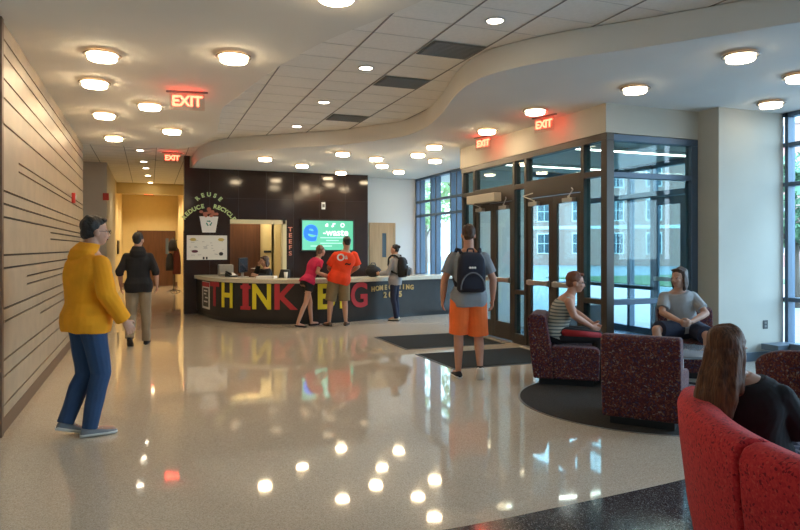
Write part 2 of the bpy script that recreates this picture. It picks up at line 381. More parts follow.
# automatic door operator above the far pair
o = thing('door_operator', 'beige automatic door operator box over the far pair of glass doors', 'door operator', (5.56, 10.2, 2.34))
MB().box(-.14, -.55, 0, -.001, .48, .15).build('housing', mat('beige_metal', (.50, .46, .38), .4), o, bevel=.01)
a = MB(); a.cyl((-.07, .2, 0), (-.22, .0, -.02), .012); a.cyl((-.22, 0, -.02), (-.06, -.25, -.035), .012); a.build('arm', BRONZE, o)
# vestibule side
vb = [(5.68, 6.95, 2.96, 7.12, 7.06, 3.05), (7.0, 6.95, 0, 7.12, 7.06, 2.96), (5.68, 6.95, 2.48, 7.0, 7.06, 2.55), (5.68, 6.95, .80, 7.0, 7.06, .87), (5.68, 6.95, 0, 7.0, 7.06, .12)]
frame_thing('window_2', vb, [(5.68, 7.0, .12, 7.0, 7.012, .80), (5.68, 7.0, .87, 7.0, 7.012, 2.48), (5.68, 7.0, 2.55, 7.0, 7.012, 2.96)], BLUEFR)
# outer vestibule wall at X = 8.35 with a double door, and far side glazing
ym = [7.15, 7.55, 8.35, 9.15, 9.75, 10.35, 11.15]
vb = [(8.3, y-.035, 0, 8.42, y+.035, 3.05) for y in ym] + [(8.3, 7.1, 2.96, 8.42, 11.2, 3.05), (8.3, 7.1, 2.45, 8.42, 11.2, 2.55), (8.3, 7.185, .8, 8.42, 7.515, .87), (8.3, 9.185, .8, 8.42, 11.115, .87), (8.3, 9.185, 0, 8.42, 11.115, .12)]
frame_thing('window_3', vb, [(8.36, a+.035, z0, 8.37, b-.035, z1) for a, b in zip(ym, ym[1:]) for z0, z1 in ((.02 if b < 9.2 and a > 7.5 else .87, 2.45), (2.55, 2.96))], BLUEFR)
for k, (a, b) in enumerate(((7.59, 8.31), (8.39, 9.11))):
    r = sthing('door_%d' % (5+k), (8.33, 0, 0)); f = MB()
    f.box(-.022, a, .02, .022, a+.1, 2.44); f.box(-.022, b-.1, .02, .022, b, 2.44); f.box(-.022, a+.1, .02, .022, b-.1, .28); f.box(-.022, a+.1, 2.3, .022, b-.1, 2.44)
    f.build('door_frame', BLUEFR, r); MB().box(-.08, a+.06, .98, -.04, b-.06, 1.05).build('push_bar', STEEL, r)
ym = [5.75+.03, 6.1, 6.8]
vb = [(6.9, 11.1, 0, 7.0, 11.2, 3.05), (6.9, 11.1, 2.96, 8.3, 11.2, 3.05), (6.9, 11.1, .8, 8.3, 11.2, .87), (7.6, 11.1, 0, 7.68, 11.2, 2.96)]
frame_thing('window_4', vb, [(7.0, 11.14, .0, 8.3, 11.15, 2.96)], BLUEFR)
struct(MB().box(5.68, 11.1, 0, 6.9, 11.2, 3.05).build('wall_vestibule', COOLW))
struct(MB().box(5.6, 7.0, 3.06, 8.45, 11.2, 3.12).build('ceiling_vestibule', SOFF))
struct(MB().box(5.62, 7.06, .0, 8.3, 11.1, .004).build('floor_vestibule', mat('blue_grey_tile', (.13, .19, .26), .25)))
for y, lb in ((8.0, 'linear ceiling light over the near half of the glass vestibule'), (10.0, 'linear ceiling light over the far half of the glass vestibule')):
    o = thing('linear_light', lb, 'ceiling light', (7.0, y, 3.06), group='linear lights in the vestibule')
    MB().box(-1.15, -.06, -.05, 1.15, .06, 0).build('housing', TRIMW, o); MB().box(-1.12, -.045, -.056, 1.12, .045, -.05).build('diffuser', mat('linear_lens', (1, 1, 1), .4, emit=7, ecol=(1, .93, .82)), o)
o = thing('convector_heater', 'low dark convector heater on the floor inside the glass vestibule', 'heater', (7.55, 10.0, .004))
MB().box(-.5, -.16, .06, .5, .16, .50).build('housing', mat('heater_grey', (.05, .07, .09), .5), o, bevel=.01)
MB().box(-.45, -.12, 0, .45, .12, .06).build('base', BLK, o)
gm = MB(); 
for k in range(9): gm.box(-.46, -.13+k*.03, .50, .46, -.12+k*.03, .508)
gm.build('grille', STEEL, o)

# ------------------------------------------------------------------ big windows
def curtain(name, X, ys, zs, y0, y1, w=.055, thick=.14):
    bars = [(X, y-w/2, 0, X+thick, y+w/2, ZS) for y in ys] + [(X+.01, y0, z-.03, X+thick-.01, y1, z+.03) for z in zs] 
    bars += [(X, y0, 0, X+thick, y1, .12), (X, y0, ZS-.06, X+thick, y1, ZS)]
    yy = sorted(ys); zz = [.12] + [z for z in zs] + [ZS-.06]; pn = []
    for a, b in zip(yy, yy[1:]):
        if b-a > .3:
            pn.append((X+.07, a+w/2, .12, X+.08, b-w/2, ZS-.06))
    return frame_thing(name, bars, pn, BLUEFR, gl=GLASS)
ys = [16.56, 16.26]
y = 15.55
while y > 11.2:
    ys += [y, y-.32]; y -= 1.2
curtain('window_5', 6.85, ys, [.83, 2.42, 2.8], 11.2, 16.6, w=.07)
curtain('window_6', 8.3, [6.54, 5.3, 5.0, 3.8, 3.5, 2.3, 2.0, .8, .5, -.7, -1.0, -2.2, -2.5, -3.7, -4.0, -5.9], [.83, 2.44, 2.99], -6, 6.6)
struct(MB().box(7.85, 5.95+.35, .16, 8.3, 6.56, .24).build('trim_4', mat('sill_blue', (.12, .15, .18), .4)))
struct(MB().box(8.05, -6, .02, 8.3, 6.3, .26).build('trim_5', MATS['sill_blue']))

# ------------------------------------------------------------------ outside
GRASS = mat('lawn', (.10, .16, .05), .95, vary=.3, vscale=4)
struct(MB().box(8.45, -60, -.14, 90, 110, -.06).build('ground', mat('pale_concrete', (.30, .30, .29), .9, vary=.08)))
struct(MB().box(-30, 29.5, -.14, 8.45, 110, -.06).build('ground', MATS['pale_concrete']))
for k, (x0, y0, x1, y1) in enumerate(((17.5, 2, 21, 15), (20, 21, 30, 30), (33, 2, 37, 26))):
    tag(MB().box(x0, y0, -.06, x1, y1, -.02).build('lawn', GRASS), ('square lawn just outside the right-hand windows', 'lawn in front of the red brick building', 'long strip of lawn along the far walkway')[k], 'lawn', )
BRICK = mat_brick('red_brick', (.45, .22, .16), (.38, .18, .13), (.50, .46, .42), 3.2)
BRICK2 = mat_brick('pale_brick', (.45, .30, .22), (.38, .24, .17), (.45, .42, .38), 3.2)
WINW = mat('outside_window_trim', (.75, .75, .72), .6); WING = mat('outside_window_dark', (.05, .08, .10), .1)
def building(label, loc, rz, W, D, H, bm_, floors):
    b = thing('brick_building', label, 'building', loc, rz)
    MB().box(-W/2, 0, -.06, W/2, D, H).build('wall', bm_, b)
    cr = MB(); cr.box(-W/2-.25, -.25, H, W/2+.25, D+.2, H+.5); cr.box(-W/2-.05, -.05, 3.3, W/2+.05, 0, 3.6); cr.build('cornice', WINW, b)
    n = int(W/3.2)
    fh = H/floors
    for f in range(floors):
        for k in range(n):
            x = (k-(n-1)/2)*3.2; z = f*fh+1.0
            fr = MB(); fr.box(x-.68, -.08, z, x+.68, .02, z+1.95); fo = fr.build('window', WINW, b)
            p = MB()
            for s in (-1, 1):
                for zz in (0, 1): p.box(x+s*.31-.27, -.1, z+.1+zz*.9, x+s*.31+.27, -.075, z+.93+zz*.9)
            p.build('pane', WING, fo)
building('red brick building with white-framed windows beyond the vestibule glass', (42, 46, 0), R(-40), 24, 10, 12, BRICK, 4)
building('pale brown brick building seen through the right-hand window', (66, 42, 0), R(-58), 26, 10, 15, BRICK2, 5)
building('brick building far behind the doors beside the back window', (20, 66, 0), R(-12), 19, 10, 7, BRICK2, 2)
TRUNK = mat('bark', (.10, .07, .05), .9, bump=.4, bscale=20)
LEAFS = [mat('leaf_green', (.22, .36, .12), .8), mat('leaf_dark', (.12, .24, .12), .8), mat('leaf_bright', (.34, .46, .18), .8)]
def tree(label, loc, h, r, lm, seed):
    rnd = random.Random(seed); t = thing('leafy_tree', label, 'tree', loc, group='trees outside')
    tr = MB(); tr.cyl((0, 0, -.06), (0, 0, h*.45), .16, .10)
    for k in range(5):
        a = k*1.26; tr.cyl((0, 0, h*(.3+.03*k)), (r*.5*math.cos(a), r*.5*math.sin(a), h*.62), .06, .03, 7)
    tr.build('trunk', TRUNK, t, smooth=True)
    cr = MB()
    for k in range(1500):
        a = rnd.uniform(0, 2*PI); ph = math.acos(rnd.uniform(-1, 1)); q = r*rnd.uniform(.55, 1)*(1+.18*math.sin(3*a+seed)*math.sin(4*ph))
        p = Vector((q*math.sin(ph)*math.cos(a), q*math.sin(ph)*math.sin(a), h*.66+q*.85*math.cos(ph)))
        u = Vector((rnd.uniform(-1, 1), rnd.uniform(-1, 1), rnd.uniform(-1, 1))).normalized(); v = u.orthogonal().normalized(); s = rnd.uniform(.10, .2)
        cr.add([p-u*s, p+v*s*.6, p+u*s, p-v*s*.6], [(0, 1, 2, 3)])
    cr.build('foliage', lm, t)
tree('small bushy tree seen low through the right-hand window', (16.3, 12.6, 0), 4.2, 1.5, LEAFS[1], 3)
tree('tall bright tree outside the back window by the reception desk', (11.0, 21.5, 0), 7.5, 2.3, LEAFS[2], 5)
tree('green tree behind the bright one, outside the back window', (15.5, 36.0, 0), 7, 2.4, LEAFS[0], 9)

# ------------------------------------------------------------------ ceiling lights
dn = [0]
def drum_proto():
    t = thing('drum_light', '', 'ceiling light', (0, 0, 0))
    m = MB(); m.lathe([(.055, 0), (.055, -.035), (.06, -.035), (.06, 0)]); m.build('mount', TRIMW, t, smooth=False)
    m = MB(); m.lathe([(.168, -.026), (.172, -.029), (.172, -.033), (.168, -.036), (.13, -.036), (.13, -.026)], n=32); m.build('glass_ring', mat('rim_metal', (.30, .25, .20), .35, metal=.7), t, smooth=True)
    m = MB(); m.lathe([(.125, -.03), (.13, -.036), (.13, -.068), (.122, -.078), (.09, -.083), (.03, -.085)], n=32); m.build('diffuser', LENS, t, smooth=True)
    m = MB(); m.lathe([(.131, -.054), (.135, -.054), (.135, -.059), (.131, -.059)], n=32); m.build('metal_band', STEEL, t)
    return t
P0 = drum_proto()
LD = [((-.42, 6.89), 'over the panelled wall, nearest the viewer'), ((-.57, 8.08), 'second from the viewer along the panelled wall'), ((-.58, 9.96), 'third from the viewer along the panelled wall'), ((-.55, 11.97), 'farthest one along the panelled wall'),
      ((.01, 9.12), 'just left of the big hanging exit sign'), ((.34, 10.93), 'beyond the big hanging exit sign'), ((.77, 6.5), 'alone at the top, left of the ceiling tiles'), ((1.28, 4.62), 'cut by the top edge of the picture'),
      ((5.35, 4.7), 'big one at upper right, before the entrance corner'), ((5.3, 6.11), 'above the corner of the glass entrance'), ((7.48, 6.11), 'in front of the white wall at right'), ((6.6, 5.04), 'cut by the right edge of the picture'),
      ((4.88, 7.57), 'above the near exit sign of the entrance'), ((5.0, 9.13), 'above the far exit sign of the entrance'), ((4.88, 10.91), 'first beyond the entrance doors'), ((4.99, 11.95), 'second beyond the entrance doors'),
      ((5.67, 12.64), 'nearest the top of the back window'), ((4.4, 12.8), 'over the student at the desk'), ((4.9, 13.83), 'behind the one over the student'), ((3.56, 12.36), 'over the man in the orange-red shirt'),
      ((2.25, 13.63), 'over the word THINK, left end of the soffit'), ((3.22, 14.48), 'between the office opening and the desk'), ((4.41, 15.47), 'close to the top of the dark wall'), ((5.66, 14.76), 'near the white back wall')]
for i, ((x, y), lb) in enumerate(LD):
    lb = 'round drum ceiling light ' + lb
    if i == 0: P0.location = (x, y, ZS); P0['label'] = lb; P0['group'] = 'drum lights'
    else:
        r = dup(P0, (x, y, ZS), 0, lb, 'drum lights')
        if x > 4.6 and y < 8:
            for c in r.children:
                if c.name.startswith('diffuser'): c.data = c.data.copy(); c.data.materials[0] = LENSD
P1 = thing('recessed_light', '', 'ceiling light', (0, 0, 0))
MB().lathe([(.075, .0), (.10, 0), (.10, -.006), (.078, -.008), (.075, 0)], n=24).build('trim_ring', TRIMW, P1)
MB().lathe([(.005, -.001), (.075, -.001), (.075, -.004), (.005, -.004)], n=24).build('lens', CANL, P1)
LC = [((3.07, 5.45), 'nearest of the tiled ceiling, at top'), ((2.43, 7.44), 'second in the tiled ceiling, beside the vent'), ((2.42, 9.41), 'third in the tiled ceiling'), ((2.45, 11.45), 'last in the tiled ceiling before the soffit')]
for i, ((x, y), lb) in enumerate(LC):
    lb = 'small round recessed light ' + lb
    if i == 0: P1.location = (x, y, 3.7125); P1['label'] = lb; P1['group'] = 'recessed lights in the tiled ceiling'
    else: dup(P1, (x, y, 3.7125), 0, lb, 'recessed lights in the tiled ceiling')
for i, y in enumerate((15.5, 17.5, 18.9, 20.8, 23.0, 25.6)):
    r = dup(P1, (-.20+.03*(y-15), y, 3.7125), 0, 'small recessed light in the hallway, number %s from the lobby' % ['first', 'second', 'third', 'fourth', 'fifth', 'sixth'][i], 'recessed lights in the hallway')
    r['label'] = 'small recessed light of the hallway ceiling, %s from the lobby' % ['first', 'second', 'third', 'fourth', 'fifth', 'sixth'][i]
    if y > 20:
        for c in r.children:
            if c.name.startswith('lens'): c.data = c.data.copy(); c.data.materials[0] = WARML
def spot(x, y, z, watts, r=.07, col=(1, .82, .56), ang=140):
    l = bpy.data.lights.new('lamp_light', 'SPOT'); l.energy = watts; l.color = col; l.shadow_soft_size = r; l.spot_size = R(ang); l.spot_blend = .6
    o = bpy.data.objects.new('lamp_light', l); C.objects.link(o); o.location = (x, y, z)
HALL = 80
for y in (24.0, 26.6): spot(.2, y, 3.69, HALL)
spot(.1, 20.3, 3.69, 25)
o = thing('office_light', 'ceiling light inside the small office behind the opening', 'ceiling light', (2.6, 17.4, 2.9))
MB().box(-.3, -.3, -.05, .3, .3, 0).build('housing', TRIMW, o); MB().box(-.27, -.27, -.054, .27, .27, -.05).build('diffuser', mat('office_lens', (1, 1, 1), .4, emit=13, ecol=(1, .85, .6)), o)
# vents, sensors
VM = mat('vent_grey', (.16, .155, .14), .6)
for i, (y, lb) in enumerate(((6.44, 'nearest'), (7.93, 'middle'), (10.43, 'farthest'))):
    o = thing('ceiling_vent', 'square grey louvred vent in the ceiling tiles, %s of three' % lb, 'vent', (3.08, y, 3.711), group='ceiling vents')
    MB().box(-.31, -.245, -.006, .31, .245, 0).build('frame', VM, o)
    s = MB()
    for k in range(11): s.box(-.28, -.215+k*.042, -.012, .28, -.195+k*.042, -.006)
    s.build('louvre', mat('vent_slat', (.24, .235, .22), .5), o)
for (x, y, z, lb) in ((.58, 6.2, ZS, 'small dark ceiling sensor left of the lone drum light'), (2.52, 6.9, 3.712, 'round speaker disc in a ceiling tile by the near vent'), (5.0, 7.05, ZS, 'small sensor on the soffit above the entrance doors'), (5.55, 5.35, ZS, 'small sensor on the soffit right of the entrance corner'), (2.6, 9.0, 3.712, 'small sensor in the tiled ceiling by the third recessed light'), (2.75, 11.2, 3.712, 'small sensor by the last recessed light')):
    big = 'speaker' in lb
    tag(MB().lathe([(.005, 0), (.10 if big else .045, 0), (.09 if big else .04, -.02), (.005, -.022)], n=20).build('ceiling_sensor', mat('sensor_grey', (.30, .29, .27), .5) if big else VM), lb, 'sensor')

# ------------------------------------------------------------------ exit signs
def exit_sign(loc, ang, label, w=.40, ts=.15):
    o = thing('exit_sign', label, 'exit sign', loc, ang, 'exit signs')
    MB().box(-w*.55, -.02, -.02, w*.55, .02, 0).build('housing', mat('sign_housing', (.18, .16, .15), .4), o, bevel=.005)
    MB().box(-w*.46, -.006, -.23, w*.46, .006, -.02).build('panel', mat_exit, o)
    text_mb('EXIT', ts, .008, Matrix.Translation((0, -.012, -.125)) @ Matrix.Rotation(R(90), 4, 'X'), offset=.006).build('lettering', REDGLOW, o)
mat_exit = mat_glass('sign_glass', (.97, .90, .88))
exit_sign((.43, 8.25, ZS), R(-10), 'big hanging red EXIT sign at the upper left over the walkway', .44, .17)
exit_sign((.49, 15.6, 3.71), R(-4), 'red EXIT sign over the hallway entrance beside the dark wall')
exit_sign((.0, 26.0, 3.715), R(0), 'small far red EXIT sign deep inside the yellow hallway')
exit_sign((5.27, 7.94, ZS), R(-76), 'red EXIT sign above the near pair of entrance doors', .40)
exit_sign((5.27, 9.75, ZS), R(-76), 'red EXIT sign above the far pair of entrance doors', .40)

# wall devices
REDP = mat('alarm_red', (.55, .03, .02), .4)
o = thing('fire_alarm', 'small red fire alarm strobe on the panelled left wall', 'alarm', (-1.135, 11.45, 2.34)); MB().box(0, -.05, -.08, .05, .05, .08).build('body', REDP, o, bevel=.01); MB().box(.05, -.02, -.02, .062, .02, .05).build('strobe', WHT, o)
o = thing('fire_alarm', 'red fire alarm on the pillar edge at the hallway entrance', 'alarm', (-1.02, 18.1, 2.85)); MB().box(-.07, -.04, -.09, .07, 0, .09).build('body', REDP, o, bevel=.01)
o = thing('wall_speaker', 'small white device high on the dark wall above the screen', 'speaker', (4.12, 16.1, 2.62)); MB().box(-.05, -.035, -.09, .05, 0, .09).build('body', WHT, o, bevel=.01); MB().box(-.03, -.04, -.04, .03, -.035, .04).build('grille', VM, o)
o = thing('power_outlet', 'black power outlet low on the white wall at right', 'outlet', (7.97, 6.6, .49)); MB().box(-.045, -.008, -.06, .045, 0, .06).build('plate', BLK, o, bevel=.003); s = MB(); s.box(-.02, -.01, .01, .02, -.008, .04); s.box(-.02, -.01, -.04, .02, -.008, -.01); s.build('socket', VM, o)

# ------------------------------------------------------------------ interior doors
def wood_door(n, loc, rz, W, H, m, lite=True, frame=None):
    r = sthing('door_%d' % n, loc); r.rotation_euler = (0, 0, rz)
    f = MB(); f.box(-W/2-.06, -.05, 0, -W/2, .0, H+.06); f.box(W/2, -.05, 0, W/2+.06, .0, H+.06); f.box(-W/2, -.05, H, W/2, .0, H+.06); f.build('door_frame', frame or m, r)
    d = MB()
    if lite:
        a, b, z0, z1 = W/2-.32, W/2-.20, 1.30, 1.95
        d.box(-W/2, -.04, .01, a, -.005, H); d.box(b, -.04, .01, W/2, -.005, H); d.box(a, -.04, .01, b, -.005, z0); d.box(a, -.04, z1, b, -.005, H)
        d.build('door_panel', m, r); MB().box(a, -.03, z0, b, -.02, z1).build('pane', mat('dark_pane', (.10, .14, .17), .1), r)
    else: d.box(-W/2, -.04, .01, W/2, -.005, H).build('door_panel', m, r)
    h = MB(); h.cyl((W/2-.08, -.04, 1.0), (W/2-.08, -.09, 1.0), .012); h.cyl((W/2-.08, -.09, 1.0), (W/2-.20, -.09, 1.0), .010); h.build('door_handle', STEEL, r)
wood_door(7, (5.88, 16.6, 0), 0, .62, 2.17, LIGHTWOOD)
wood_door(8, (.28, 28.45, 0), 0, 1.35, 2.2, DARKWOOD, True)
wood_door(9, (2.2, 17.9, 0), 0, 1.12, 2.35, DARKWOOD, False)
wood_door(10, (3.45, 18.0, 0), R(0), .5, 2.35, DARKWOOD, False)
struct(MB().box(1.3, 17.95, 0, 5.0, 18.05, 2.9).build('wall_office', YELL))
o = tag(MB().box(2.93, 17.93, 1.42, 3.13, 17.95, 1.48).build('door_plate', BLK), 'small dark name plate on the yellow office wall', 'plate')

# ------------------------------------------------------------------ reception desk
dp = [(1.05, 16.05), (1.13, 15.5), (1.23, 14.9), (1.38, 14.4), (1.62, 13.95), (1.95, 13.57), (2.3, 13.3), (2.72, 13.1), (3.25, 13.0), (3.8, 13.07), (4.4, 13.25), (5.2, 13.52), (6.0, 13.75), (6.8, 13.92)]
DP = smooth_path(dp, 6)
def offset(path, d):
    out = []
    for i, p in enumerate(path):
        a = Vector(path[max(i-1, 0)]); b = Vector(path[min(i+1, len(path)-1)]); t = (b-a).normalized(); n = Vector((-t.y, t.x)); q = Vector(p)+n*d; out.append((q.x, q.y))
    return out
def ribbon(path, d0, d1, z0, z1, mb=None):
    a = offset(path, d0); b = offset(path, d1); mb = mb or MB()
    mb.loft([[(p[0], p[1], z0), (q[0], q[1], z0), (q[0], q[1], z1), (p[0], p[1], z1)] for p, q in zip(a, b)]); return mb
desk = thing('reception_desk', 'long curved dark reception desk with a pale stone counter and cut-out letters', 'reception desk', (3.2, 13.4, 0))
DI = Matrix.Translation((-3.2, -13.4, 0))
def dk(mb, name, m, **k): return mb.build(name, m, desk, M=DI, **k)
dk(ribbon(DP, 0, .12, .09, .83), 'front_panel', mat('desk_charcoal', (.034, .030, .028), .45, spec=.3, vary=.1))
dk(ribbon(DP, .04, .12, 0, .09), 'toe_kick', BLK)
dk(ribbon(DP, -.06, .62, .83, .915), 'countertop', mat('pale_stone', (.62, .57, .46), .25, vary=.08, vscale=40), bevel=.008)
L = [0]
for a, b in zip(DP, DP[1:]): L.append(L[-1] + (Vector(b)-Vector(a)).length)
def at_x(px):      # nearest desk-front point seen at this bearing, with its tangent
    s, c = math.sin(R(21.085)), math.cos(R(21.085)); best = None
    for i in range(len(DP)-1):
        for k in range(8):
            p = Vector(DP[i]).lerp(Vector(DP[i+1]), k/8); x = 400+651*(p.x*c-p.y*s)/(p.x*s+p.y*c)
            if best is None or abs(x-px) < best[0]: best = (abs(x-px), p, (Vector(DP[i+1])-Vector(DP[i])).normalized())
    return best[1], best[2]
LR = mat('paper_red', (.50, .035, .05), .6); LY = mat('paper_yellow', (.82, .70, .03), .6); LG = mat('paper_gold', (.60, .38, .12), .6)
def bigletter(ch, px, hgt, zc, m, wid=1.0, off=.018):
    p, t = at_x(px); n = Vector((t.y, -t.x))
    if n.y > 0: n = -n
    ang = math.atan2(t.y, t.x)
    M = face_M(p.x-3.2+n.x*.012, p.y-13.4+n.y*.012, zc, ang) @ Matrix.Diagonal((wid, 1, 1, 1))
    o = text_mb(ch, hgt/.70, .012, M, offset=off).build('letter', m, desk); return o
for ch, px, m, wd in (('T', 215, LR, 1.0), ('H', 227.5, LY, .8), ('I', 246, LR, 1.4), ('N', 262, LY, .86), ('K', 284.5, LR, 1.0), ('B', 325.5, LY, 1.0), ('I', 342, LY, 1.0), ('G', 359, LR, .9)):
    bigletter(ch, px, .50, .53, m, wd)
for s in (-1, 1):      # serifs of the first capital I
    p, t = at_x(246); n = Vector((t.y, -t.x)); ang = math.atan2(t.y, t.x)
    MB().box(-.125, s*.215-.035, -.006, .125, s*.215+.035, .006).build('letter_bar', LR, desk, M=face_M(p.x-3.2+n.x*.016, p.y-13.4+n.y*.016, .53, ang))
for i, ch in enumerate('HOMECOMING'):
    u = (i-4.5)/4.5; bigletter(ch, 392+u*19.5, .10, .69-.03*u*u, LG, .95, .006)
for i, ch in enumerate('2015'): bigletter(ch, 384.5+i*5.2, .12, .52, LG, 1, .006)
p, t = at_x(206.5); n = Vector((t.y, -t.x)); ang = math.atan2(t.y, t.x)
Mp = face_M(p.x-3.2+n.x*.006, p.y-13.4+n.y*.006, .50, ang)
pf = MB().box(-.30, -.30, 0, .30, .30, .008).build('poster', WHT, desk, M=Mp)
MB().box(-.29, .19, .009, .29, .29, .012).build('poster_header', LR, pf)
pt = MB().box(-.22, -.25, .009, .22, .16, .011).build('poster_picture', mat('poster_dark', (.06, .06, .06), .5), pf)
s_ = MB()
for k, (x, z, w_) in enumerate(((0, .1, .3), (-.05, .03, .2), (.06, -.05, .22), (0, -.14, .3))): s_.box(x-w_/2, z-.015, .012, x+w_/2, z+.015, .013)
s_.build('poster_lines', WHT, pf)

# things on and behind the desk
def on_desk(name, label, cat, x, y, rz=0, z=.915): return thing(name, label, cat, (x, y, z), rz)
o = on_desk('computer_monitor', 'black computer monitor seen edge-on at the left end of the desk', 'monitor', 1.92, 14.55, R(62))
MB().box(-.25, -.02, .10, .25, .02, .42).build('screen_housing', BLK, o, bevel=.008); MB().box(-.235, -.023, .115, .235, -.02, .405).build('screen', mat('dim_screen', (.03, .035, .045), .15), o); m = MB(); m.box(-.03, -.01, .01, .03, .03, .2); m.box(-.12, -.09, 0, .12, .09, .012); m.build('stand', STEEL, o)
o = on_desk('desk_phone', 'dark desk telephone beside the monitor on the desk', 'telephone', 1.70, 14.75, R(30)); MB().loft([[(-.1, -.1, 0), (.1, -.1, 0), (.1, .1, 0), (-.1, .1, 0)], [(-.1, -.1, .03), (.1, -.1, .03), (.1, .1, .09), (-.1, .1, .09)]]).build('base', BLK, o); MB().cap((-.07, -.09, .06), (-.07, .09, .11), .022, .022).build('handset', BLK, o, smooth=True)
o = on_desk('desk_printer', 'small grey printer at the far left of the desk', 'printer', 1.62, 15.2); MB().box(-.16, -.14, 0, .16, .14, .26).build('body', mat('grey_plastic', (.35, .35, .34), .5), o, bevel=.02); MB().box(-.13, -.2, .06, .13, -.14, .08).build('tray', WHT, o)
o = tag(MB().box(-.19, -.12, 0, .19, .12, .05).build('paper_stack', mat('paper', (.78, .77, .72), .8), M=Matrix.Translation((2.3, 13.72, .915)) @ Matrix.Rotation(R(-28), 4, 'Z')), 'low stack of white paper on the counter in front of the office opening', 'paper')
o = tag(MB().lathe([(.005, 0), (.032, 0), (.042, .13), (.036, .13), (.03, .012), (.004, .01)], n=18).build('paper_cup', WHT, M=Matrix.Translation((2.68, 13.62, .915)), smooth=True), 'white cup on the counter beside the seated staff member', 'cup')
o = thing('black_bag', 'rounded black bag resting on the counter in front of the student', 'bag', (4.55, 13.42, .915), R(15))
m = MB(); m.ell((0, 0, .125), (.20, .11, .125)); m.ell((-.03, .01, .19), (.13, .09, .09)); m.build('body', mat('bag_black', (.012, .012, .015), .8, bump=.3, bscale=15), o, smooth=True)
m = MB(); m.tube([(-.09, -.02, .24), (-.06, -.02, .31), (.03, -.02, .31), (.06, -.02, .22)], .01); m.build('handle', BLK, o)
def office_chair(label, x, y, rz, m):
    o = thing('office_chair', label, 'chair', (x, y, 0), rz, 'office chairs behind the desk')
    MB().box(-.24, -.22, .44, .24, .24, .52).build('seat', m, o, bevel=.03)
    MB().loft([[(-.20, -.27, .60), (.20, -.27, .60), (.20, -.22, .60), (-.20, -.22, .60)], [(-.23, -.31, .85), (.23, -.31, .85), (.23, -.26, .85), (-.23, -.26, .85)], [(-.19, -.34, 1.06), (.19, -.34, 1.06), (.19, -.30, 1.06), (-.19, -.30, 1.06)]]).build('backrest', m, o, bevel=.02)
    MB().cyl((0, 0, .10), (0, 0, .45), .03).build('column', STEEL, o); MB().box(-.03, -.30, .40, .03, -.23, .75).build('back_bracket', BLK, o)
    for k in range(5):
        a = k*2*PI/5; l = MB(); l.cyl((0, 0, .12), (.27*math.cos(a), .27*math.sin(a), .07), .022, .015); l.build('base_leg', BLK, o); MB().ell((.27*math.cos(a), .27*math.sin(a), .03), (.03, .03, .03), n=8).build('caster', BLK, o)
    for s in (-1, 1):
        a = MB(); a.tube([(s*.24, 0, .48), (s*.30, 0, .52), (s*.30, 0, .68)], .014); a.box(s*.30-.03, -.12, .68, s*.30+.03, .12, .71); a.build('armrest', BLK, o)
    return o
office_chair('black office chair the seated staff member sits in, behind the desk', 2.62, 14.78, R(110), BLK)
office_chair('light grey office chair behind the right half of the desk', 5.75, 14.75, R(150), mat('chair_grey', (.30, .30, .29), .7))

# ------------------------------------------------------------------ dark wall: screen, lettering, recycling display, sheet
o = thing('wall_screen', 'flat wall screen on the dark wall showing a green e-waste notice', 'screen', (4.23, 16.1, 1.87))
MB().box(-.70, -.06, -.41, .70, 0, .41).build('bezel', BLK, o, bevel=.006)
scr = bpy.data.materials.new('screen_green'); scr.use_nodes = True; t_ = scr.node_tree; b_ = t_.nodes['Principled BSDF']
c_ = t_.nodes.new('ShaderNodeTexCoord'); s2 = t_.nodes.new('ShaderNodeSeparateXYZ'); r_ = t_.nodes.new('ShaderNodeValToRGB')
t_.links.new(c_.outputs['Generated'], s2.inputs[0]); t_.links.new(s2.outputs['X'], r_.inputs[0]); r_.color_ramp.elements[0].color = (.16, .62, .42, 1); r_.color_ramp.elements[1].color = (.10, .52, .30, 1)
t_.links.new(r_.outputs[0], b_.inputs['Emission Color']); b_.inputs['Emission Strength'].default_value = .42; b_.inputs['Base Color'].default_value = (.02, .02, .02, 1); b_.inputs['Roughness'].default_value = .2
MB().box(-.66, -.064, -.37, .66, -.06, .37).build('display', scr, o)
def emis(n, c, s=1): return mat(n, (.02, .02, .02), .4, emit=s, ecol=c)
SM = lambda x, z, y=-.068: Matrix.Translation((x, y, z)) @ Matrix.Rotation(R(90), 4, 'X')
text_mb('e', .80, .004, SM(-.44, .12) @ Matrix.Rotation(R(-12), 4, 'Z'), offset=.022).build('screen_letter', emis('screen_blue', (.01, .13, .75), .7), o)
text_mb('-waste', .25, .004, SM(.20, .07), offset=.004).build('screen_words', emis('screen_white', (.85, 1, .95), .6), o)
m = MB()
m.cyl((-.04, -.066, .25), (-.04, -.070, .25), .035); m.box(-.045, -.07, .22, .0, -.066, .30)
m.build('screen_icon', MATS['screen_white'], o); m = MB()
m.box(.12, -.07, .22, .15, -.066, .31); m.box(.15, -.07, .28, .19, -.066, .31); m.box(.09, -.07, .21, .13, -.066, .25)
m.build('screen_icon', MATS['screen_white'], o); m = MB()
for k in range(10): a = k*.6; m.box(.38+.045*math.cos(a)-.012, -.07, .26+.045*math.sin(a)-.012, .38+.045*math.cos(a)+.012, -.066, .26+.045*math.sin(a)+.012)
m.build('screen_icon', MATS['screen_white'], o)
m = MB()
for z, x0, x1 in ((-.06, -.2, .5), (-.13, -.05, .28), (-.20, -.2, .45), (-.27, -.45, .1)): m.box(x0, -.069, z-.012, x1, -.066, z+.012)
m.build('screen_lines', emis('screen_pale', (.45, .9, .7), .45), o)

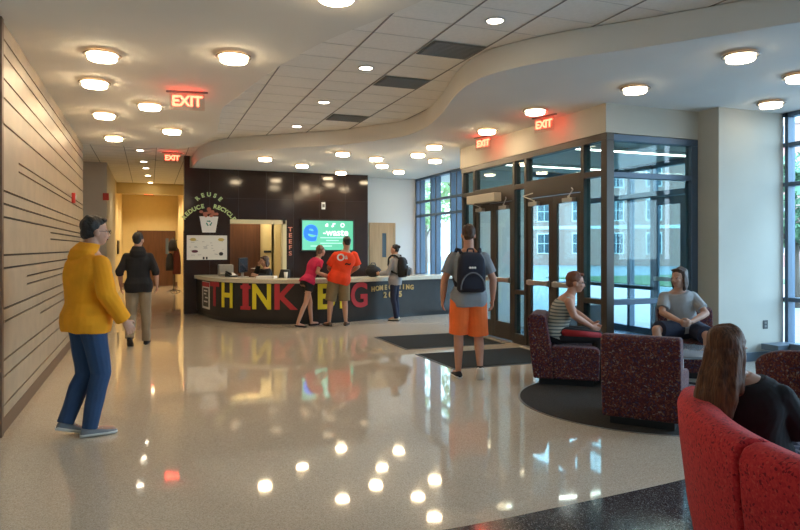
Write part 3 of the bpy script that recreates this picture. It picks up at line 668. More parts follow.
o = thing('wall_lettering', 'vertical coral cut-out letters TEEFS on the dark wall between opening and screen', 'lettering', (3.28, 16.1, 1.72))
for i, ch in enumerate('TEEFS'): text_mb(ch, .15, .012, SM(.0, .29-.15*i, -.008) @ Matrix.Diagonal((1.15, 1, 1, 1)), offset=.004).build('letter', mat('paper_coral', (.70, .26, .17), .6), o)

o = thing('recycling_display', 'cut-out paper recycling bin with arched green words on the dark wall', 'wall display', (1.33, 16.1, 2.2))
LGm = mat('paper_lime', (.52, .68, .30), .6)
def arc_word(wd, r, a0, a1, size, zc=-.35):
    for i, ch in enumerate(wd):
        a = R(a0+(a1-a0)*i/(len(wd)-1)); text_mb(ch, size, .01, SM(r*math.cos(a), zc+r*math.sin(a), -.010) @ Matrix.Rotation(a-PI/2, 4, 'Z'), offset=.006).build('letter', LGm, o)
arc_word('REDUCE', .70, 143, 102, .135); arc_word('RECYCLE', .70, 78, 35, .135); arc_word('REUSE', .38, 133, 47, .135, .24)
m = MB(); m.loft([[(-.15, -.02, -.28), (.15, -.02, -.28), (.15, -.003, -.28), (-.15, -.003, -.28)], [(-.215, -.02, .10), (.215, -.02, .10), (.215, -.003, .10), (-.215, -.003, .10)]]); m.build('paper_bin', WHT, o)
rr = random.Random(3); m = MB()
for k in range(16): m.ell((rr.uniform(-.18, .18), -.012, .10+rr.uniform(0, .13)), (.045, .012, .035), n=8)
m.ell((0, -.015, .27), (.05, .012, .05), n=8)
m.build('crumpled_rubbish', mat('paper_rust', (.42, .14, .09), .7), o)
m = MB()
for k in range(3):
    M = SM(0, -.06, -.024) @ Matrix.Rotation(k*2*PI/3, 4, 'Z')
    m.add([(-.05, .035, 0), (.01, .035, 0), (.01, .02, 0), (.045, .045, 0), (.01, .075, 0), (.01, .06, 0), (-.05, .06, 0)], [(0, 1, 2, 3, 4, 5, 6)], M)
m.build('recycling_symbol', mat('paper_teal', (.02, .22, .18), .6), o)

o = thing('notice_sheet', 'large white paper notice with small pictures under the recycling display', 'notice', (1.29, 16.1, 1.56))
MB().box(-.46, -.012, -.29, .46, -.002, .29).build('sheet', mat('paper', (.78, .77, .72), .8), o)
m = MB(); rr = random.Random(11)
for k in range(24):
    x = rr.uniform(-.4, .38); z = rr.uniform(-.2, .2); wdt = rr.uniform(.03, .10); MB().box(x-wdt/2, -.014, z-.004, x+wdt/2, -.012, z+.004).build('writing_line', mat('grey_ink', (.25, .25, .28), .7), o)
m = MB(); m.ell((-.28, -.014, -.09), (.075, .003, .035), n=8); m.build('picture', mat('ink_maroon', (.10, .01, .03), .6), o)
m = MB(); m.ell((.32, -.014, -.15), (.05, .003, .045), n=8); m.box(-.10, -.015, -.28, -.06, -.012, -.22); m.box(-.03, -.015, -.28, .01, -.012, -.22); m.build('picture', BLK, o)
m = MB(); m.ell((-.32, -.014, .19), (.07, .003, .04), n=8); m.ell((.32, -.014, .19), (.07, .003, .04), n=8); m.build('sticker', mat('paper_ochre', (.55, .42, .12), .7), o)

# ------------------------------------------------------------------ hallway things
o = thing('coat_rack', 'coat stand against the yellow wall at the far end of the hallway', 'coat rack', (.82, 24.4, 0))
m = MB(); m.cyl((0, 0, .03), (0, 0, 1.95), .025); m.build('pole', BRONZE, o)
for k in range(4): a = k*PI/2+.4; MB().cyl((0, 0, .10), (.24*math.cos(a), .24*math.sin(a), .015), .018).build('foot', BRONZE, o)
m = MB()
for k in range(4): a = k*PI/2; m.cyl((0, 0, 1.75), (.12*math.cos(a), .12*math.sin(a), 1.84), .012)
m.build('hook', BRONZE, o)
for dx, dy, z, h, c, lb in ((-.13, -.05, .75, .62, (.012, .012, .015), 'black coat hanging low on the hallway coat stand'), (.09, -.04, .62, .95, (.10, .02, .02), 'dark red coat hanging on the hallway coat stand'), (-.04, -.12, 1.45, .42, (.02, .018, .02), 'dark bag hanging on top of the hallway coat stand')):
    c_o = MB(); c_o.loft([[(dx+.15*s*math.cos(a), dy+.09*s*math.sin(a), z+h*t) for a in [k*PI/6 for k in range(12)]] for t, s in ((0, .95), (.3, 1), (.7, .85), (.92, .55), (1, .2))])
    tag(c_o.build('hanging_coat', mat('coat_%d' % int(z*100), c, .9, bump=.3, bscale=12), M=Matrix.Translation((.82, 24.4, 0)), smooth=True), lb, 'coat')
o = thing('hallway_notice', 'dark framed notice on the left hallway wall', 'notice', (-.99, 24.2, 1.7)); MB().box(0, -.5, -.35, .03, .5, .1).build('frame', BLK, o)

# ------------------------------------------------------------------ mats, rug
def matt(x0, y0, x1, y1, label):
    o = thing('floor_mat', label, 'mat', ((x0+x1)/2, (y0+y1)/2, 0), 0, 'entrance mats'); a, b = (x1-x0)/2, (y1-y0)/2
    MB().box(-a, -b, 0, a, b, .006).build('border', BLK, o, bevel=.003); MB().box(-a+.04, -b+.04, .006, a-.04, b-.04, .010).build('pile', MATM, o)
matt(3.65, 9.22, 5.38, 10.72, 'dark entrance mat in front of the far pair of glass doors')
matt(3.62, 7.50, 5.38, 8.78, 'dark entrance mat in front of the near pair of glass doors')
th = MB(); th.box(5.42, 7.5, 0, 5.56, 8.87, .012); th.box(5.42, 9.31, 0, 5.56, 10.62, .012); struct(th.build('trim_6', STEEL, bevel=.004))
CX, CY = 4.70, 5.27
RR = 1.25
o = thing('round_carpet', 'round dark carpet inlay under the patterned armchairs', 'carpet', (CX, CY, 0))
MB().lathe([(.01, 0), (RR, 0), (RR, .0025), (.01, .0025)], n=96).build('pile', RUGM, o)
MB().loft([[(r*math.cos(a), r*math.sin(a), z) for r, z in ((RR, 0), (RR+.02, 0), (RR+.02, .0045), (RR, .0045))] for a in [k*2*PI/96 for k in range(97)]], caps=False).build('edge_strip', mat('edge_metal', (.25, .23, .2), .35, metal=.6), o)

# ------------------------------------------------------------------ table and armchairs
o = thing('coffee_table', 'round low grey-topped table between the patterned armchairs', 'table', (5.44, 5.56, .003))
MB().lathe([(.005, .40), (.46, .40), (.48, .41), (.48, .43), (.465, .44), (.005, .44)], n=48).build('table_top', mat('grey_laminate', (.20, .21, .22), .12), o, smooth=False, bevel=.003)
MB().lathe([(.02, 0), (.27, 0), (.27, .012), (.05, .03), (.035, .06), (.035, .40), (.02, .40)], n=28).build('pedestal', STEEL, o, smooth=True)
PATT = mat_fleck('patterned_fabric', [(0, (.070, .018, .020)), (.22, (.115, .028, .026)), (.42, (.045, .018, .034)), (.55, (.16, .055, .038)), (.70, (.055, .040, .085)), (.80, (.085, .022, .026)), (.91, (.20, .11, .075)), (.965, (.22, .18, .17))], 85, distort=.04)
def armchair(loc, rz, label):
    t = thing('lounge_armchair', label, 'armchair', loc, rz, 'patterned lounge armchairs')
    W = .325; X0 = Matrix(((0, 0, 1, 0), (1, 0, 0, 0), (0, 1, 0, 0), (0, 0, 0, 1)))    # profile (y,z) extruded along x
    back = [(-.36, .07), (-.40, .40), (-.43, .74), (-.415, .775), (-.37, .795), (-.27, .79), (-.225, .765), (-.17, .46), (-.14, .30), (-.14, .07)]
    MB().prism(back, -W, W, X0).build('backrest', PATT, t, bevel=.022, seg=3)
    seat = [(-.138, .07), (-.16, .445), (.30, .435), (.345, .42), (.365, .385), (.355, .07)]
    MB().prism(seat, -W+.005, W-.005, X0).build('seat', PATT, t, bevel=.022, seg=3)
    MB().box(-W+.06, -.30, 0, W-.06, .29, .07).build('plinth', BLK, t)
    return t
def face(a): return R(a-90)
CHZ = .003
A0 = armchair((4.55, 6.38, CHZ), face(-38), 'patterned armchair at left where the man in the striped tank top sits')
dup(A0, (4.21, 4.70, CHZ), face(40), 'patterned armchair with its back to the viewer, in the middle of the carpet')
dup(A0, (6.19, 6.19, CHZ), face(236), 'patterned armchair against the glass where the man in the grey shirt sits')
t = thing('tub_armchair', 'patterned rounded tub armchair at the right edge beside the long-haired woman', 'armchair', (4.82, 3.62, .0), face(75))
def arc(prof_f, a0, a1, n, name, m, **k):
    MB().loft([[(r*math.cos(R(a)), r*math.sin(R(a)), z) for r, z in prof_f((a-a0)/(a1-a0))] for a in [a0+(a1-a0)*q/n for q in range(n+1)]]).build(name, m, t, **k)
hh = lambda u: .79-.10*abs(2*u-1)**4
arc(lambda u: [(.33, .08), (.37, .35), (.385, hh(u)-.05), (.36, hh(u)-.01), (.32, hh(u)), (.28, hh(u)-.015), (.26, hh(u)-.06), (.24, .38), (.24, .08)], 165, 375, 30, 'backrest', PATT, bevel=.015)
MB().lathe([(.01, .08), (.25, .08), (.255, .40), (.235, .435), (.01, .44)], (0, .03, 0), n=32).build('seat', PATT, t, smooth=True)
MB().lathe([(.01, 0), (.25, 0), (.25, .08), (.01, .08)], n=24).build('plinth', BLK, t)

REDF = mat_fleck('red_fabric', [(0, (.60, .030, .034)), (.30, (.54, .022, .028)), (.62, (.64, .036, .036)), (.85, (.22, .007, .014)), (.93, (.64, .06, .05))], 115, distort=.02)
SX, SY = 3.96, 1.23
def sweep(prof, a0, a1, n=18):
    mb = MB(); mb.loft([[(r*math.cos(R(a)), r*math.sin(R(a)), z) for r, z in prof] for a in [a0+(a1-a0)*k/n for k in range(n+1)]]); return mb
def sofa(a0, a1, label):
    t = thing('curved_sofa', label, 'sofa', (SX, SY, 0), 0, 'red curved sofa units')
    back = [(1.90, .09), (1.94, .30), (1.975, .60), (1.985, .75), (1.965, .80), (1.92, .82), (1.86, .82), (1.81, .795), (1.785, .73), (1.72, .45), (1.66, .40), (1.66, .09)]
    seat = [(1.66, .09), (1.675, .42), (1.62, .445), (1.18, .435), (1.13, .415), (1.11, .37), (1.12, .09)]
    sweep(back, a0, a1).build('backrest', REDF, t, bevel=.02, seg=3); sweep(seat, a0, a1).build('seat', REDF, t, bevel=.02, seg=3)
    sweep([(1.82, 0), (1.82, .09), (1.18, .09), (1.18, 0)], a0+1.5, a1-1.5).build('plinth', BLK, t)
    return t
sofa(131.0, 161.6, 'bright red curved sofa unit the long-haired woman leans on')
sofa(162.2, 193, 'bright red curved sofa unit nearest the viewer, cut by the right edge')

# ------------------------------------------------------------------ people
def V(*a): return Vector(a)
def remeshed(mb, name, m, parent, vox, it=3, wob=0.0, wsc=9.0):
    o = mb.build(name, m, parent)
    r = o.modifiers.new('r', 'REMESH'); r.mode = 'VOXEL'; r.voxel_size = vox
    s = o.modifiers.new('s', 'SMOOTH'); s.factor = .5; s.iterations = it
    dg = bpy.context.evaluated_depsgraph_get(); dg.update()
    me = bpy.data.meshes.new_from_object(o.evaluated_get(dg)); o.modifiers.clear(); old = o.data; o.data = me; me.name = name; bpy.data.meshes.remove(old)
    if wob:
        me.update(); nn = [v.normal.copy() for v in me.vertices]
        for v, n in zip(me.vertices, nn): v.co += n * wob * noise.noise(Vector((v.co.x*wsc, v.co.y*wsc, v.co.z*wsc*.55)))
    if not me.materials: me.materials.append(m)
    for p in me.polygons: p.use_smooth = True
    return o
SKIN = mat('skin', (.50, .27, .18), .55, vary=.05, vscale=8); SKIN_R = mat('skin_flushed', (.52, .25, .16), .55, vary=.05, vscale=8)
EYE = mat('eye_dark', (.03, .02, .015), .2); EYEW = mat('eye_white', (.7, .68, .65), .3); LIP = mat('lips', (.38, .12, .10), .5)
def cloth(name, c, **k): 
    a = dict(rough=.9, vary=.12, vscale=5, bump=.25, bscale=14); a.update(k); rg = a.pop('rough'); return mat(name, c, rg, **a)
STAND = dict(P=V(0, 0, .95), C=V(0, 0, 1.30), N=V(0, -.01, 1.50), H=V(0, .015, 1.66), hw=1.0,
    EL=V(-.25, -.03, 1.15), ER=V(.25, -.03, 1.15), WL=V(-.26, .06, .91), WR=V(.26, .06, .91), HL=V(-.09, 0, .92), HR=V(.09, 0, .92),
    KL=V(-.10, .015, .50), KR=V(.10, .015, .50), AL=V(-.10, -.02, .085), AR=V(.10, -.02, .085), TL=V(-.12, .14, .03), TR=V(.12, .14, .03), yaw=0, pitch=0, curl=30)
def basis(z, x):
    z = z.normalized(); x = (x - z*x.dot(z)).normalized(); y = z.cross(x); return x, y, z
def person(label, loc, ang, height, J, top, bottom, shoe, hair, skin=SKIN, build=1.0, waist=1.0, vox=.009, glasses=False, group=None):
    """top = (material, sleeve 0..2, hem drop, inflate, hood); bottom = (material, leg 0..2, inflate)"""
    j = dict(STAND); j.update(J); s = height/1.78
    for k, v in j.items():
        if isinstance(v, Vector): j[k] = v*s
    t = thing('person', label, 'person', (loc[0], loc[1], loc[2] if len(loc) > 2 else 0), R(ang-90), group)
    P, Cc, N, H = j['P'], j['C'], j['N'], j['H']
    hx = (j['HR']-j['HL']).normalized(); 
    sxv = j.get('SX', hx).normalized() if 'SX' in j else hx
    b = build*s
    def torso(mb, inf, lo, hi, wst=waist, hemx=1.2):
        up1 = (Cc-P); up2 = (N-Cc); secs = [(-.32, .145, .105), (-.12, .165, .118), (.08, .168, .12), (.35, .148*wst, .108*wst), (.62, .148*wst, .11*wst), (.88, .165, .118), (1.0, .172, .118), (1.35, .172, .112), (1.62, .150, .095), (1.82, .105, .075), (2.0, .068, .062)]
        rings = []
        for u, a, d in secs:
            if u < lo or u > hi: continue
            p = P+up1*u if u <= 1 else Cc+up2*(u-1)
            w_ = max(0, min(1, u)); x, y, z = basis((up1 if u < .6 else (up1+up2 if u < 1.3 else up2)), hx.lerp(sxv, w_))
            ix = inf*(hemx if u < .2 else 1); a = a*b+ix; d = d*b+ix; q = []
            for k in range(24):
                th = 2*PI*k/24; cx, cy = math.cos(th), math.sin(th)
                q.append(tuple(p + x*a*math.copysign(abs(cx)**.85, cx) + y*d*math.copysign(abs(cy)**.85, cy)))
            rings.append(q)
        mb.loft(rings)
    sh = {}
    for S, sg in (('L', -1), ('R', 1)):
        sh[S] = j.get('S'+S, None) or Cc+(N-Cc)*.50 + sxv*sg*.165*b
        if 'S'+S in J: sh[S] = j['S'+S]
    # body
    mb = MB(); torso(mb, 0, -1, 2.1)
    hd = basis(V(0, 0, 1), V(1, 0, 0)); yw, pt_ = R(j['yaw']), R(j['pitch'])
    HM = Matrix.Translation(H) @ Matrix.Rotation(yw, 4, 'Z') @ Matrix.Rotation(-pt_, 4, 'X') @ Matrix.Rotation(R(j.get('tilt', 0)), 4, 'Y') @ Matrix.Scale(s, 4)
    neck0 = HM @ V(0, -.025, -.06); mb.cap(N-(N-Cc).normalized()*.03*s, neck0, .060*b, .054*b)
    mb.ell((0, -.012, .022), (.074, .096, .095), HM, 18); mb.ell((0, .022, -.03), (.060, .070, .083), HM, 18); mb.ell((0, .040, -.078), (.040, .040, .032), HM, 12)
    mb.loft([[tuple(HM @ V(a*w_, y0+c*.5*w_, z0)) for a, c in ((-1, 0), (0, 1.6), (1, 0), (0, -2.5))] for z0, y0, w_ in ((.012, .088, .007), (-.02, .100, .010), (-.036, .104, .015), (-.044, .094, .010))])
    for sg in (-1, 1): mb.ell((sg*.076, -.008, -.014), (.011, .022, .031), HM, 8); mb.ell((sg*.030, .076, .016), (.024, .014, .008), HM, 8); mb.ell((sg*.034, .060, -.028), (.024, .022, .022), HM, 8)
    for S, sg in (('L', -1), ('R', 1)):
        E_, W_ = j['E'+S], j['W'+S]
        mb.cap(sh[S], E_, .054*b, .040*b); mb.cap(E_, E_.lerp(W_, .35), .040*b, .041*b); mb.cap(E_.lerp(W_, .35), W_, .041*b, .026*s)
        # hand: palm, four fingers of different lengths, thumb
        d = j.get('D'+S, (W_-E_)).normalized(); nrm = j.get('M'+S, V(-sg, .15, 0)); side, _, _ = None, None, None
        nrm = (nrm-d*nrm.dot(d)).normalized(); side = d.cross(nrm)*(1 if sg > 0 else -1); side = side if side.dot(V(0, 1, 0)*1.0) >= 0 or abs(side.y) < .2 else -side
        pr_ = []
        for u, a, c in ((-.01, .022, .018), (.03, .034, .016), (.065, .040, .014), (.088, .038, .012)):
            p = W_+d*u*s; pr_.append([tuple(p+side*a*s*math.cos(2*PI*k/14)+nrm*c*s*math.sin(2*PI*k/14)) for k in range(14)])
        mb.loft(pr_)
        cl = R(j['curl'])
        for k, (off, ln) in enumerate(((.032, .070), (.011, .080), (-.011, .074), (-.031, .058))):
            p0 = W_+d*.075*s+side*off*s; d1 = d*math.cos(cl*.6)+nrm*math.sin(cl*.6)+side*off*2.0; d2 = d*math.cos(cl*1.6)+nrm*math.sin(cl*1.6)+side*off*1.2
            p1 = p0+d1.normalized()*ln*.58*s; p2 = p1+d2.normalized()*ln*.5*s
            mb.cap(p0, p1, .0095*s, .0085*s, 8); mb.cap(p1, p2, .0085*s, .0072*s, 8)
        p0 = W_+d*.025*s+side*.022*s; p1 = p0+(d*.6+side*.75+nrm*.3).normalized()*.042*s; p2 = p1+(d*.85+side*.25+nrm*.45).normalized()*.034*s
        mb.cap(p0, p1, .013*s, .011*s, 8); mb.cap(p1, p2, .011*s, .008*s, 8)
        K, A, T, Hh = j['K'+S], j['A'+S], j['T'+S], j['H'+S]
        mb.cap(Hh, K, .082*b, .054*b); cf = K.lerp(A, .3) + V(0, -.012, 0)*s
        mb.cap(K, cf, .054*b, .053*b); mb.cap(cf, A, .053*b, .034*s); mb.cap(A-V(0, 0, .03)*s, T+V(0, 0, .008)*s, .034*s, .026*s)
    body = remeshed(mb, 'body', skin, t, vox*s, 2)
    # face parts
    for sg in (-1, 1):
        e = MB().ell((sg*.029, .0725, -.002), (.012, .007, .006), HM, 8).build('eye', EYEW, t, smooth=True); MB().ell((sg*.029, .0785, -.002), (.005, .003, .005), HM, 6).build('iris', EYE, e)
    MB().ell((0, .090, -.060), (.021, .006, .0065), HM, 8).build('mouth', LIP, t, smooth=True)
    if glasses:
        g_ = MB()
        for sg in (-1, 1):
            pts_ = [tuple(HM @ V(sg*.032+.023*math.cos(a), .103, .001+.017*math.sin(a))) for a in [k*PI/6 for k in range(13)]]; g_.tube(pts_, .0022*s, 5)
            g_.cyl(tuple(HM @ V(sg*.055, .10, .004)), tuple(HM @ V(sg*.082, -.01, .004)), .0022*s, n=5)
        g_.cyl(tuple(HM @ V(-.009, .104, .004)), tuple(HM @ V(.009, .104, .004)), .0022*s, n=5); g_.build('glasses', BLK, t)
    # hair
    hm, kind = hair; h = MB()
    if kind == 'crop': h.ell((0, -.032, .040), (.079, .090, .086), HM, 16); h.ell((0, -.055, -.01), (.066, .058, .055), HM, 12)
    elif kind == 'short': h.ell((0, -.030, .050), (.083, .096, .088), HM, 16); h.ell((0, -.055, -.01), (.070, .062, .065), HM, 12); h.ell((0, .052, .098), (.055, .032, .024), HM, 10)
    elif kind == 'shaggy': 
        h.ell((0, -.030, .050), (.088, .098, .090), HM, 16); h.ell((0, -.065, -.05), (.080, .056, .11), HM, 12)
        for sg in (-1, 1): h.ell((sg*.078, -.015, -.04), (.022, .042, .10), HM, 10); h.ell((sg*.040, .040, .098), (.040, .034, .022), HM, 8)
    elif kind == 'bun': h.ell((0, -.032, .044), (.081, .092, .088), HM, 16); h.ell((0, -.055, -.01), (.068, .060, .06), HM, 12); h.ell((0, -.125, .045), (.038, .035, .04), HM, 10)
    elif kind == 'tied': h.ell((0, -.032, .044), (.081, .092, .088), HM, 16); h.ell((0, -.055, -.01), (.070, .062, .06), HM, 12); h.cap(HM @ V(0, -.11, .02), HM @ V(0, -.12, -.10), .025*s, .012*s)
    elif kind == 'long':
        h.ell((0, -.030, .044), (.090, .098, .094), HM, 18)
        rr_ = []
        for z, y, a, d in ((.06, -.02, .086, .09), (0, -.035, .094, .088), (-.08, -.055, .104, .078), (-.16, -.075, .118, .068), (-.24, -.09, .122, .058), (-.32, -.10, .108, .045), (-.38, -.10, .07, .028)):
            rr_.append([tuple(HM @ V(a*math.cos(2*PI*k/28)*(1+.03*math.sin(7*k)), y+d*math.sin(2*PI*k/28)*(1+.08*math.sin(5*k)), z)) for k in range(28)])
        h.loft(rr_)
        for sg in (-1, 1): h.cap(HM @ V(sg*.070, .0, .02), HM @ V(sg*.090, -.03, -.20), .026*s, .022*s)
    hv = max(.005, vox*.85)*s
    remeshed(h, 'hair', hm, t, hv, 2, .010*s, 26)
    # top
    m, slv, hem, inf, hood = top; c = MB(); inf *= s
    torso(c, inf, -.14-hem, 1.9 if slv > 0 else 1.5, hemx=1+.018*s/inf)
    for S in 'LR':
        E_, W_ = j['E'+S], j['W'+S]
        if slv <= 0:
            c.cyl(sh[S]-sxv*(.04*s)*(1 if S == 'R' else -1)+V(0, 0, .045)*s, Cc, .028*s, .05*s) ; continue
        i2 = inf*(.75 if slv <= 1 else .35); c.ell(sh[S]-V(0, 0, .006)*s, (.055*b+i2,)*3, n=10)
        if slv <= 1: c.cyl(sh[S], sh[S].lerp(E_, slv), .055*b+i2, .048*b+inf*1.1)
        else:
            c.cap(sh[S], E_, .055*b+i2, .043*b+inf*.8); e = E_.lerp(W_, slv-1); c.cyl(E_, e, .043*b+inf*.8, .030*b+inf); 
    if hood:
        x, y, z = basis(N-Cc, sxv)
        c.loft([[tuple(N + z*(.02+zz)*s - y*(off)*s + x*a*s*math.cos(2*PI*k/20) + y*d_*s*math.sin(2*PI*k/20)) for k in range(20)] for zz, off, a, d_ in ((-.15, .10, .05, .03), (-.09, .085, .12, .07), (-.03, .055, .125, .095), (.02, .03, .10, .09), (.045, .02, .085, .075))])
    tp = remeshed(c, 'shirt' if slv < 1.5 else 'sweater', m, t, vox*s, 2, .014*s, 8)
    # bottom
    m, lg, inf = bottom; c = MB(); inf *= s
    torso(c, inf*.45, -.4, .10)
    for S in 'LR':
        K, A, Hh = j['K'+S], j['A'+S], j['H'+S]; c.ell(Hh, (.080*b+inf*.7,)*3, n=12)
        if lg <= 1: c.cyl(Hh, Hh.lerp(K, lg), .086*b+inf, (.086-.03*lg)*b+inf*1.6, 18)
        else:
            c.cap(Hh, K, .086*b+inf, .056*b+inf); cf = K.lerp(A, .3) + V(0, -.01, 0)*s; c.cap(K, cf, .056*b+inf, .053*b+inf); c.cyl(cf, A.lerp(K, 2-lg) if lg < 2 else A+V(0, 0, -.02)*s, .053*b+inf, .044*b+inf)
    remeshed(c, 'shorts' if lg <= 1.2 else 'trousers', m, t, vox*s, 2, .006*s, 10)
    # shoes
    sm_, kind = shoe
    for S in 'LR':
        A, T = j['A'+S], j['T'+S]; f = (T-A); f = f.normalized(); fl_ = V(f.x, f.y, 0).normalized(); low = A-V(0, 0, .055)*s
        dirn = (T-V(0, 0, .0)*s-low).normalized(); x = dirn.cross(V(0, 0, 1)).normalized(); z = x.cross(dirn)
        def ring(u, a, h0, h1): 
            p = low+dirn*u*s; q = []
            for k in range(16):
                th = 2*PI*k/16; sn = math.sin(th); q.append(tuple(p+x*a*s*math.cos(th)+z*s*((h1 if sn > 0 else -h0)*abs(sn)**.7)))
            return q
        hb = .028
        if kind == 'sandal':
            sb = MB().loft([ring(-.06, .03, hb, -hb+.014), ring(.02, .036, hb, -hb+.012), ring(.12, .045, hb, -hb+.012), ring(.20, .03, hb, -hb+.012)]).build('sandal', sm_, t)
            continue
        up = MB().loft([ring(-.065, .018, .018, .02), ring(-.055, .034, .022, .050), ring(-.01, .040, .022, .062), ring(.05, .042, .022, .040), ring(.12, .048, .022, .020), ring(.175, .042, .02, .012), ring(.20, .018, .015, .0)])
        so = up.build('shoe', sm_, t, smooth=True)
        MB().loft([ring(-.072, .02, hb, -.012), ring(-.05, .040, hb, -.010), ring(.04, .044, hb, -.010), ring(.12, .052, hb, -.010), ring(.185, .042, hb, -.010), ring(.208, .016, hb-.006, -.012)]).build('sole', MATS['sole_white'] if kind == 'trainer' else BLK, so, smooth=True)
        if kind == 'trainer':
            lc = MB()
            for k in range(3): p = low+dirn*(.03+.03*k)*s+z*(.052-.010*k)*s; lc.cyl(tuple(p-x*.022*s), tuple(p+x*.022*s), .005*s, n=6)
            lc.build('laces', WHT, so)
    return t, j, s, HM, sh
mat('sole_white', (.72, .70, .66), .5)
DENIM = cloth('denim', (.022, .055, .13)); DENIMD = cloth('dark_denim', (.012, .018, .045)); KHAKI = cloth('khaki', (.26, .20, .13)); KHAKIS = cloth('khaki_shorts', (.22, .16, .085))
YEL = cloth('mustard_fleece', (.80, .31, .004)); BLKC = cloth('black_cloth', (.010, .010, .012)); PINK = cloth('pink_cloth', (.60, .02, .09)); ORR = cloth('orange_red_cloth', (.85, .06, .012)); GREY = cloth('grey_cloth', (.25, .26, .28)); GREYL = cloth('light_grey_cloth', (.34, .34, .34)); HEATH = cloth('heather_grey', (.30, .30, .32))
ORA = cloth('orange_shorts', (.86, .16, .03)); NAVY = cloth('navy_shorts', (.022, .026, .05)); BLKS = cloth('black_red_track', (.016, .014, .016)); STRP = mat_stripe('striped_tank', (.42, .40, .33), (.10, .12, .12), .038, 'Z', .4); PLAID = mat_stripe('plaid', (.10, .10, .16), (.03, .025, .04), .05, 'X', .45, .9, (.28, .25, .28), 'Y')
HBL = mat('hair_black', (.012, .010, .009), .55, vary=.3, vscale=40, bump=.6, bscale=60); HBR = mat('hair_brown', (.06, .028, .014), .5, vary=.35, vscale=40, bump=.6, bscale=60); HRD = mat('hair_auburn', (.16, .045, .015), .5, vary=.3, vscale=40, bump=.6, bscale=60); HLB = mat('hair_light_brown', (.13, .07, .035), .5, vary=.3, vscale=40, bump=.6, bscale=60)
def mat_hair_long():
    m = bpy.data.materials.new('hair_long_brown'); m.use_nodes = True; t = m.node_tree; b = t.nodes['Principled BSDF']
    co = t.nodes.new('ShaderNodeTexCoord'); mp = t.nodes.new('ShaderNodeMapping'); mp.inputs['Scale'].default_value = (60, 60, 5)
    n = t.nodes.new('ShaderNodeTexNoise'); n.inputs['Scale'].default_value = 2; n.inputs['Detail'].default_value = 5
    r = t.nodes.new('ShaderNodeValToRGB'); r.color_ramp.elements[0].position = .3; r.color_ramp.elements[1].position = .75
    r.color_ramp.elements[0].color = (.045, .015, .006, 1); r.color_ramp.elements[1].color = (.20, .075, .028, 1)
    t.links.new(co.outputs['Object'], mp.inputs[0]); t.links.new(mp.outputs[0], n.inputs['Vector']); t.links.new(n.outputs['Fac'], r.inputs[0]); t.links.new(r.outputs[0], b.inputs['Base Color'])
    bp = t.nodes.new('ShaderNodeBump'); bp.inputs['Strength'].default_value = .5; bp.inputs['Distance'].default_value = .01; t.links.new(n.outputs['Fac'], bp.inputs['Height']); t.links.new(bp.outputs[0], b.inputs['Normal']); b.inputs['Roughness'].default_value = .6; b.inputs['Specular IOR Level'].default_value = .3
    return m
HLONG = mat_hair_long()
GSHOE = cloth('grey_trainer', (.22, .23, .25)); BSHOE = cloth('black_shoe', (.015, .015, .017)); BEIGE = cloth('beige_shoe', (.50, .44, .34)); TAN = cloth('brown_shoe', (.12, .07, .045)); SAND = cloth('black_sandal', (.015, .012, .012))

person('person in a mustard yellow hoodie and blue jeans beside the panelled wall', (-.46, 6.0), 30, 1.82,
    dict(P=V(0, -.03, .95), C=V(0, -.02, 1.30), N=V(0, .01, 1.49), H=V(0, .05, 1.65), HL=V(-.09, -.03, .92), HR=V(.09, -.03, .92), KR=V(.09, .05, .50), AR=V(.08, -.04, .085), TR=V(.13, .12, .03), KL=V(-.07, .0, .48), AL=V(-.06, -.17, .13), TL=V(-.06, -.04, .03),
         ER=V(.27, .0, 1.15), WR=V(.27, .15, .93), EL=V(-.22, .02, 1.17), WL=V(-.20, .14, .95), yaw=-14, pitch=2), (YEL, 1.95, .28, .036, True), (DENIM, 2, .018), (GSHOE, 'trainer'), (HBL, 'short'), build=1.06, vox=.007, glasses=True)
person('person in a black sweater and khaki trousers walking away into the hallway', (-.16, 11.15), 86, 1.80,
    dict(KR=V(.11, .05, .50), AR=V(.11, .10, .085), TR=V(.12, .26, .03), KL=V(-.10, .0, .47), AL=V(-.11, -.16, .16), TL=V(-.11, -.06, .03), EL=V(-.26, -.04, 1.17), ER=V(.26, -.04, 1.17), WL=V(-.26, .07, .94), WR=V(.27, .07, .94), yaw=-10), (BLKC, 1.25, .2, .026, True), (KHAKI, 2, .022), (BSHOE, 'shoe'), (HBL, 'crop'), build=1.0)
person('person in a pink T-shirt and black shorts leaning on the reception desk', (2.97, 12.68), 22, 1.70,
    dict(P=V(0, -.06, .93), C=V(0, .12, 1.25), N=V(0, .22, 1.42), H=V(0, .29, 1.56), HL=V(-.09, -.05, .91), HR=V(.09, -.05, .91), KL=V(-.08, .07, .49), AL=V(-.08, .10, .085), TL=V(-.09, .26, .03), KR=V(.09, -.16, .49), AR=V(.10, -.36, .11), TR=V(.10, -.22, .03),
         ER=V(.24, .02, 1.12), WR=V(.20, .26, 1.03), EL=V(-.20, .32, 1.10), WL=V(-.10, .52, 1.04), yaw=10), (PINK, .55, .15, .016, False), (BLKC, .42, .012), (SAND, 'sandal'), (HLB, 'tied'), build=.92, waist=.86)
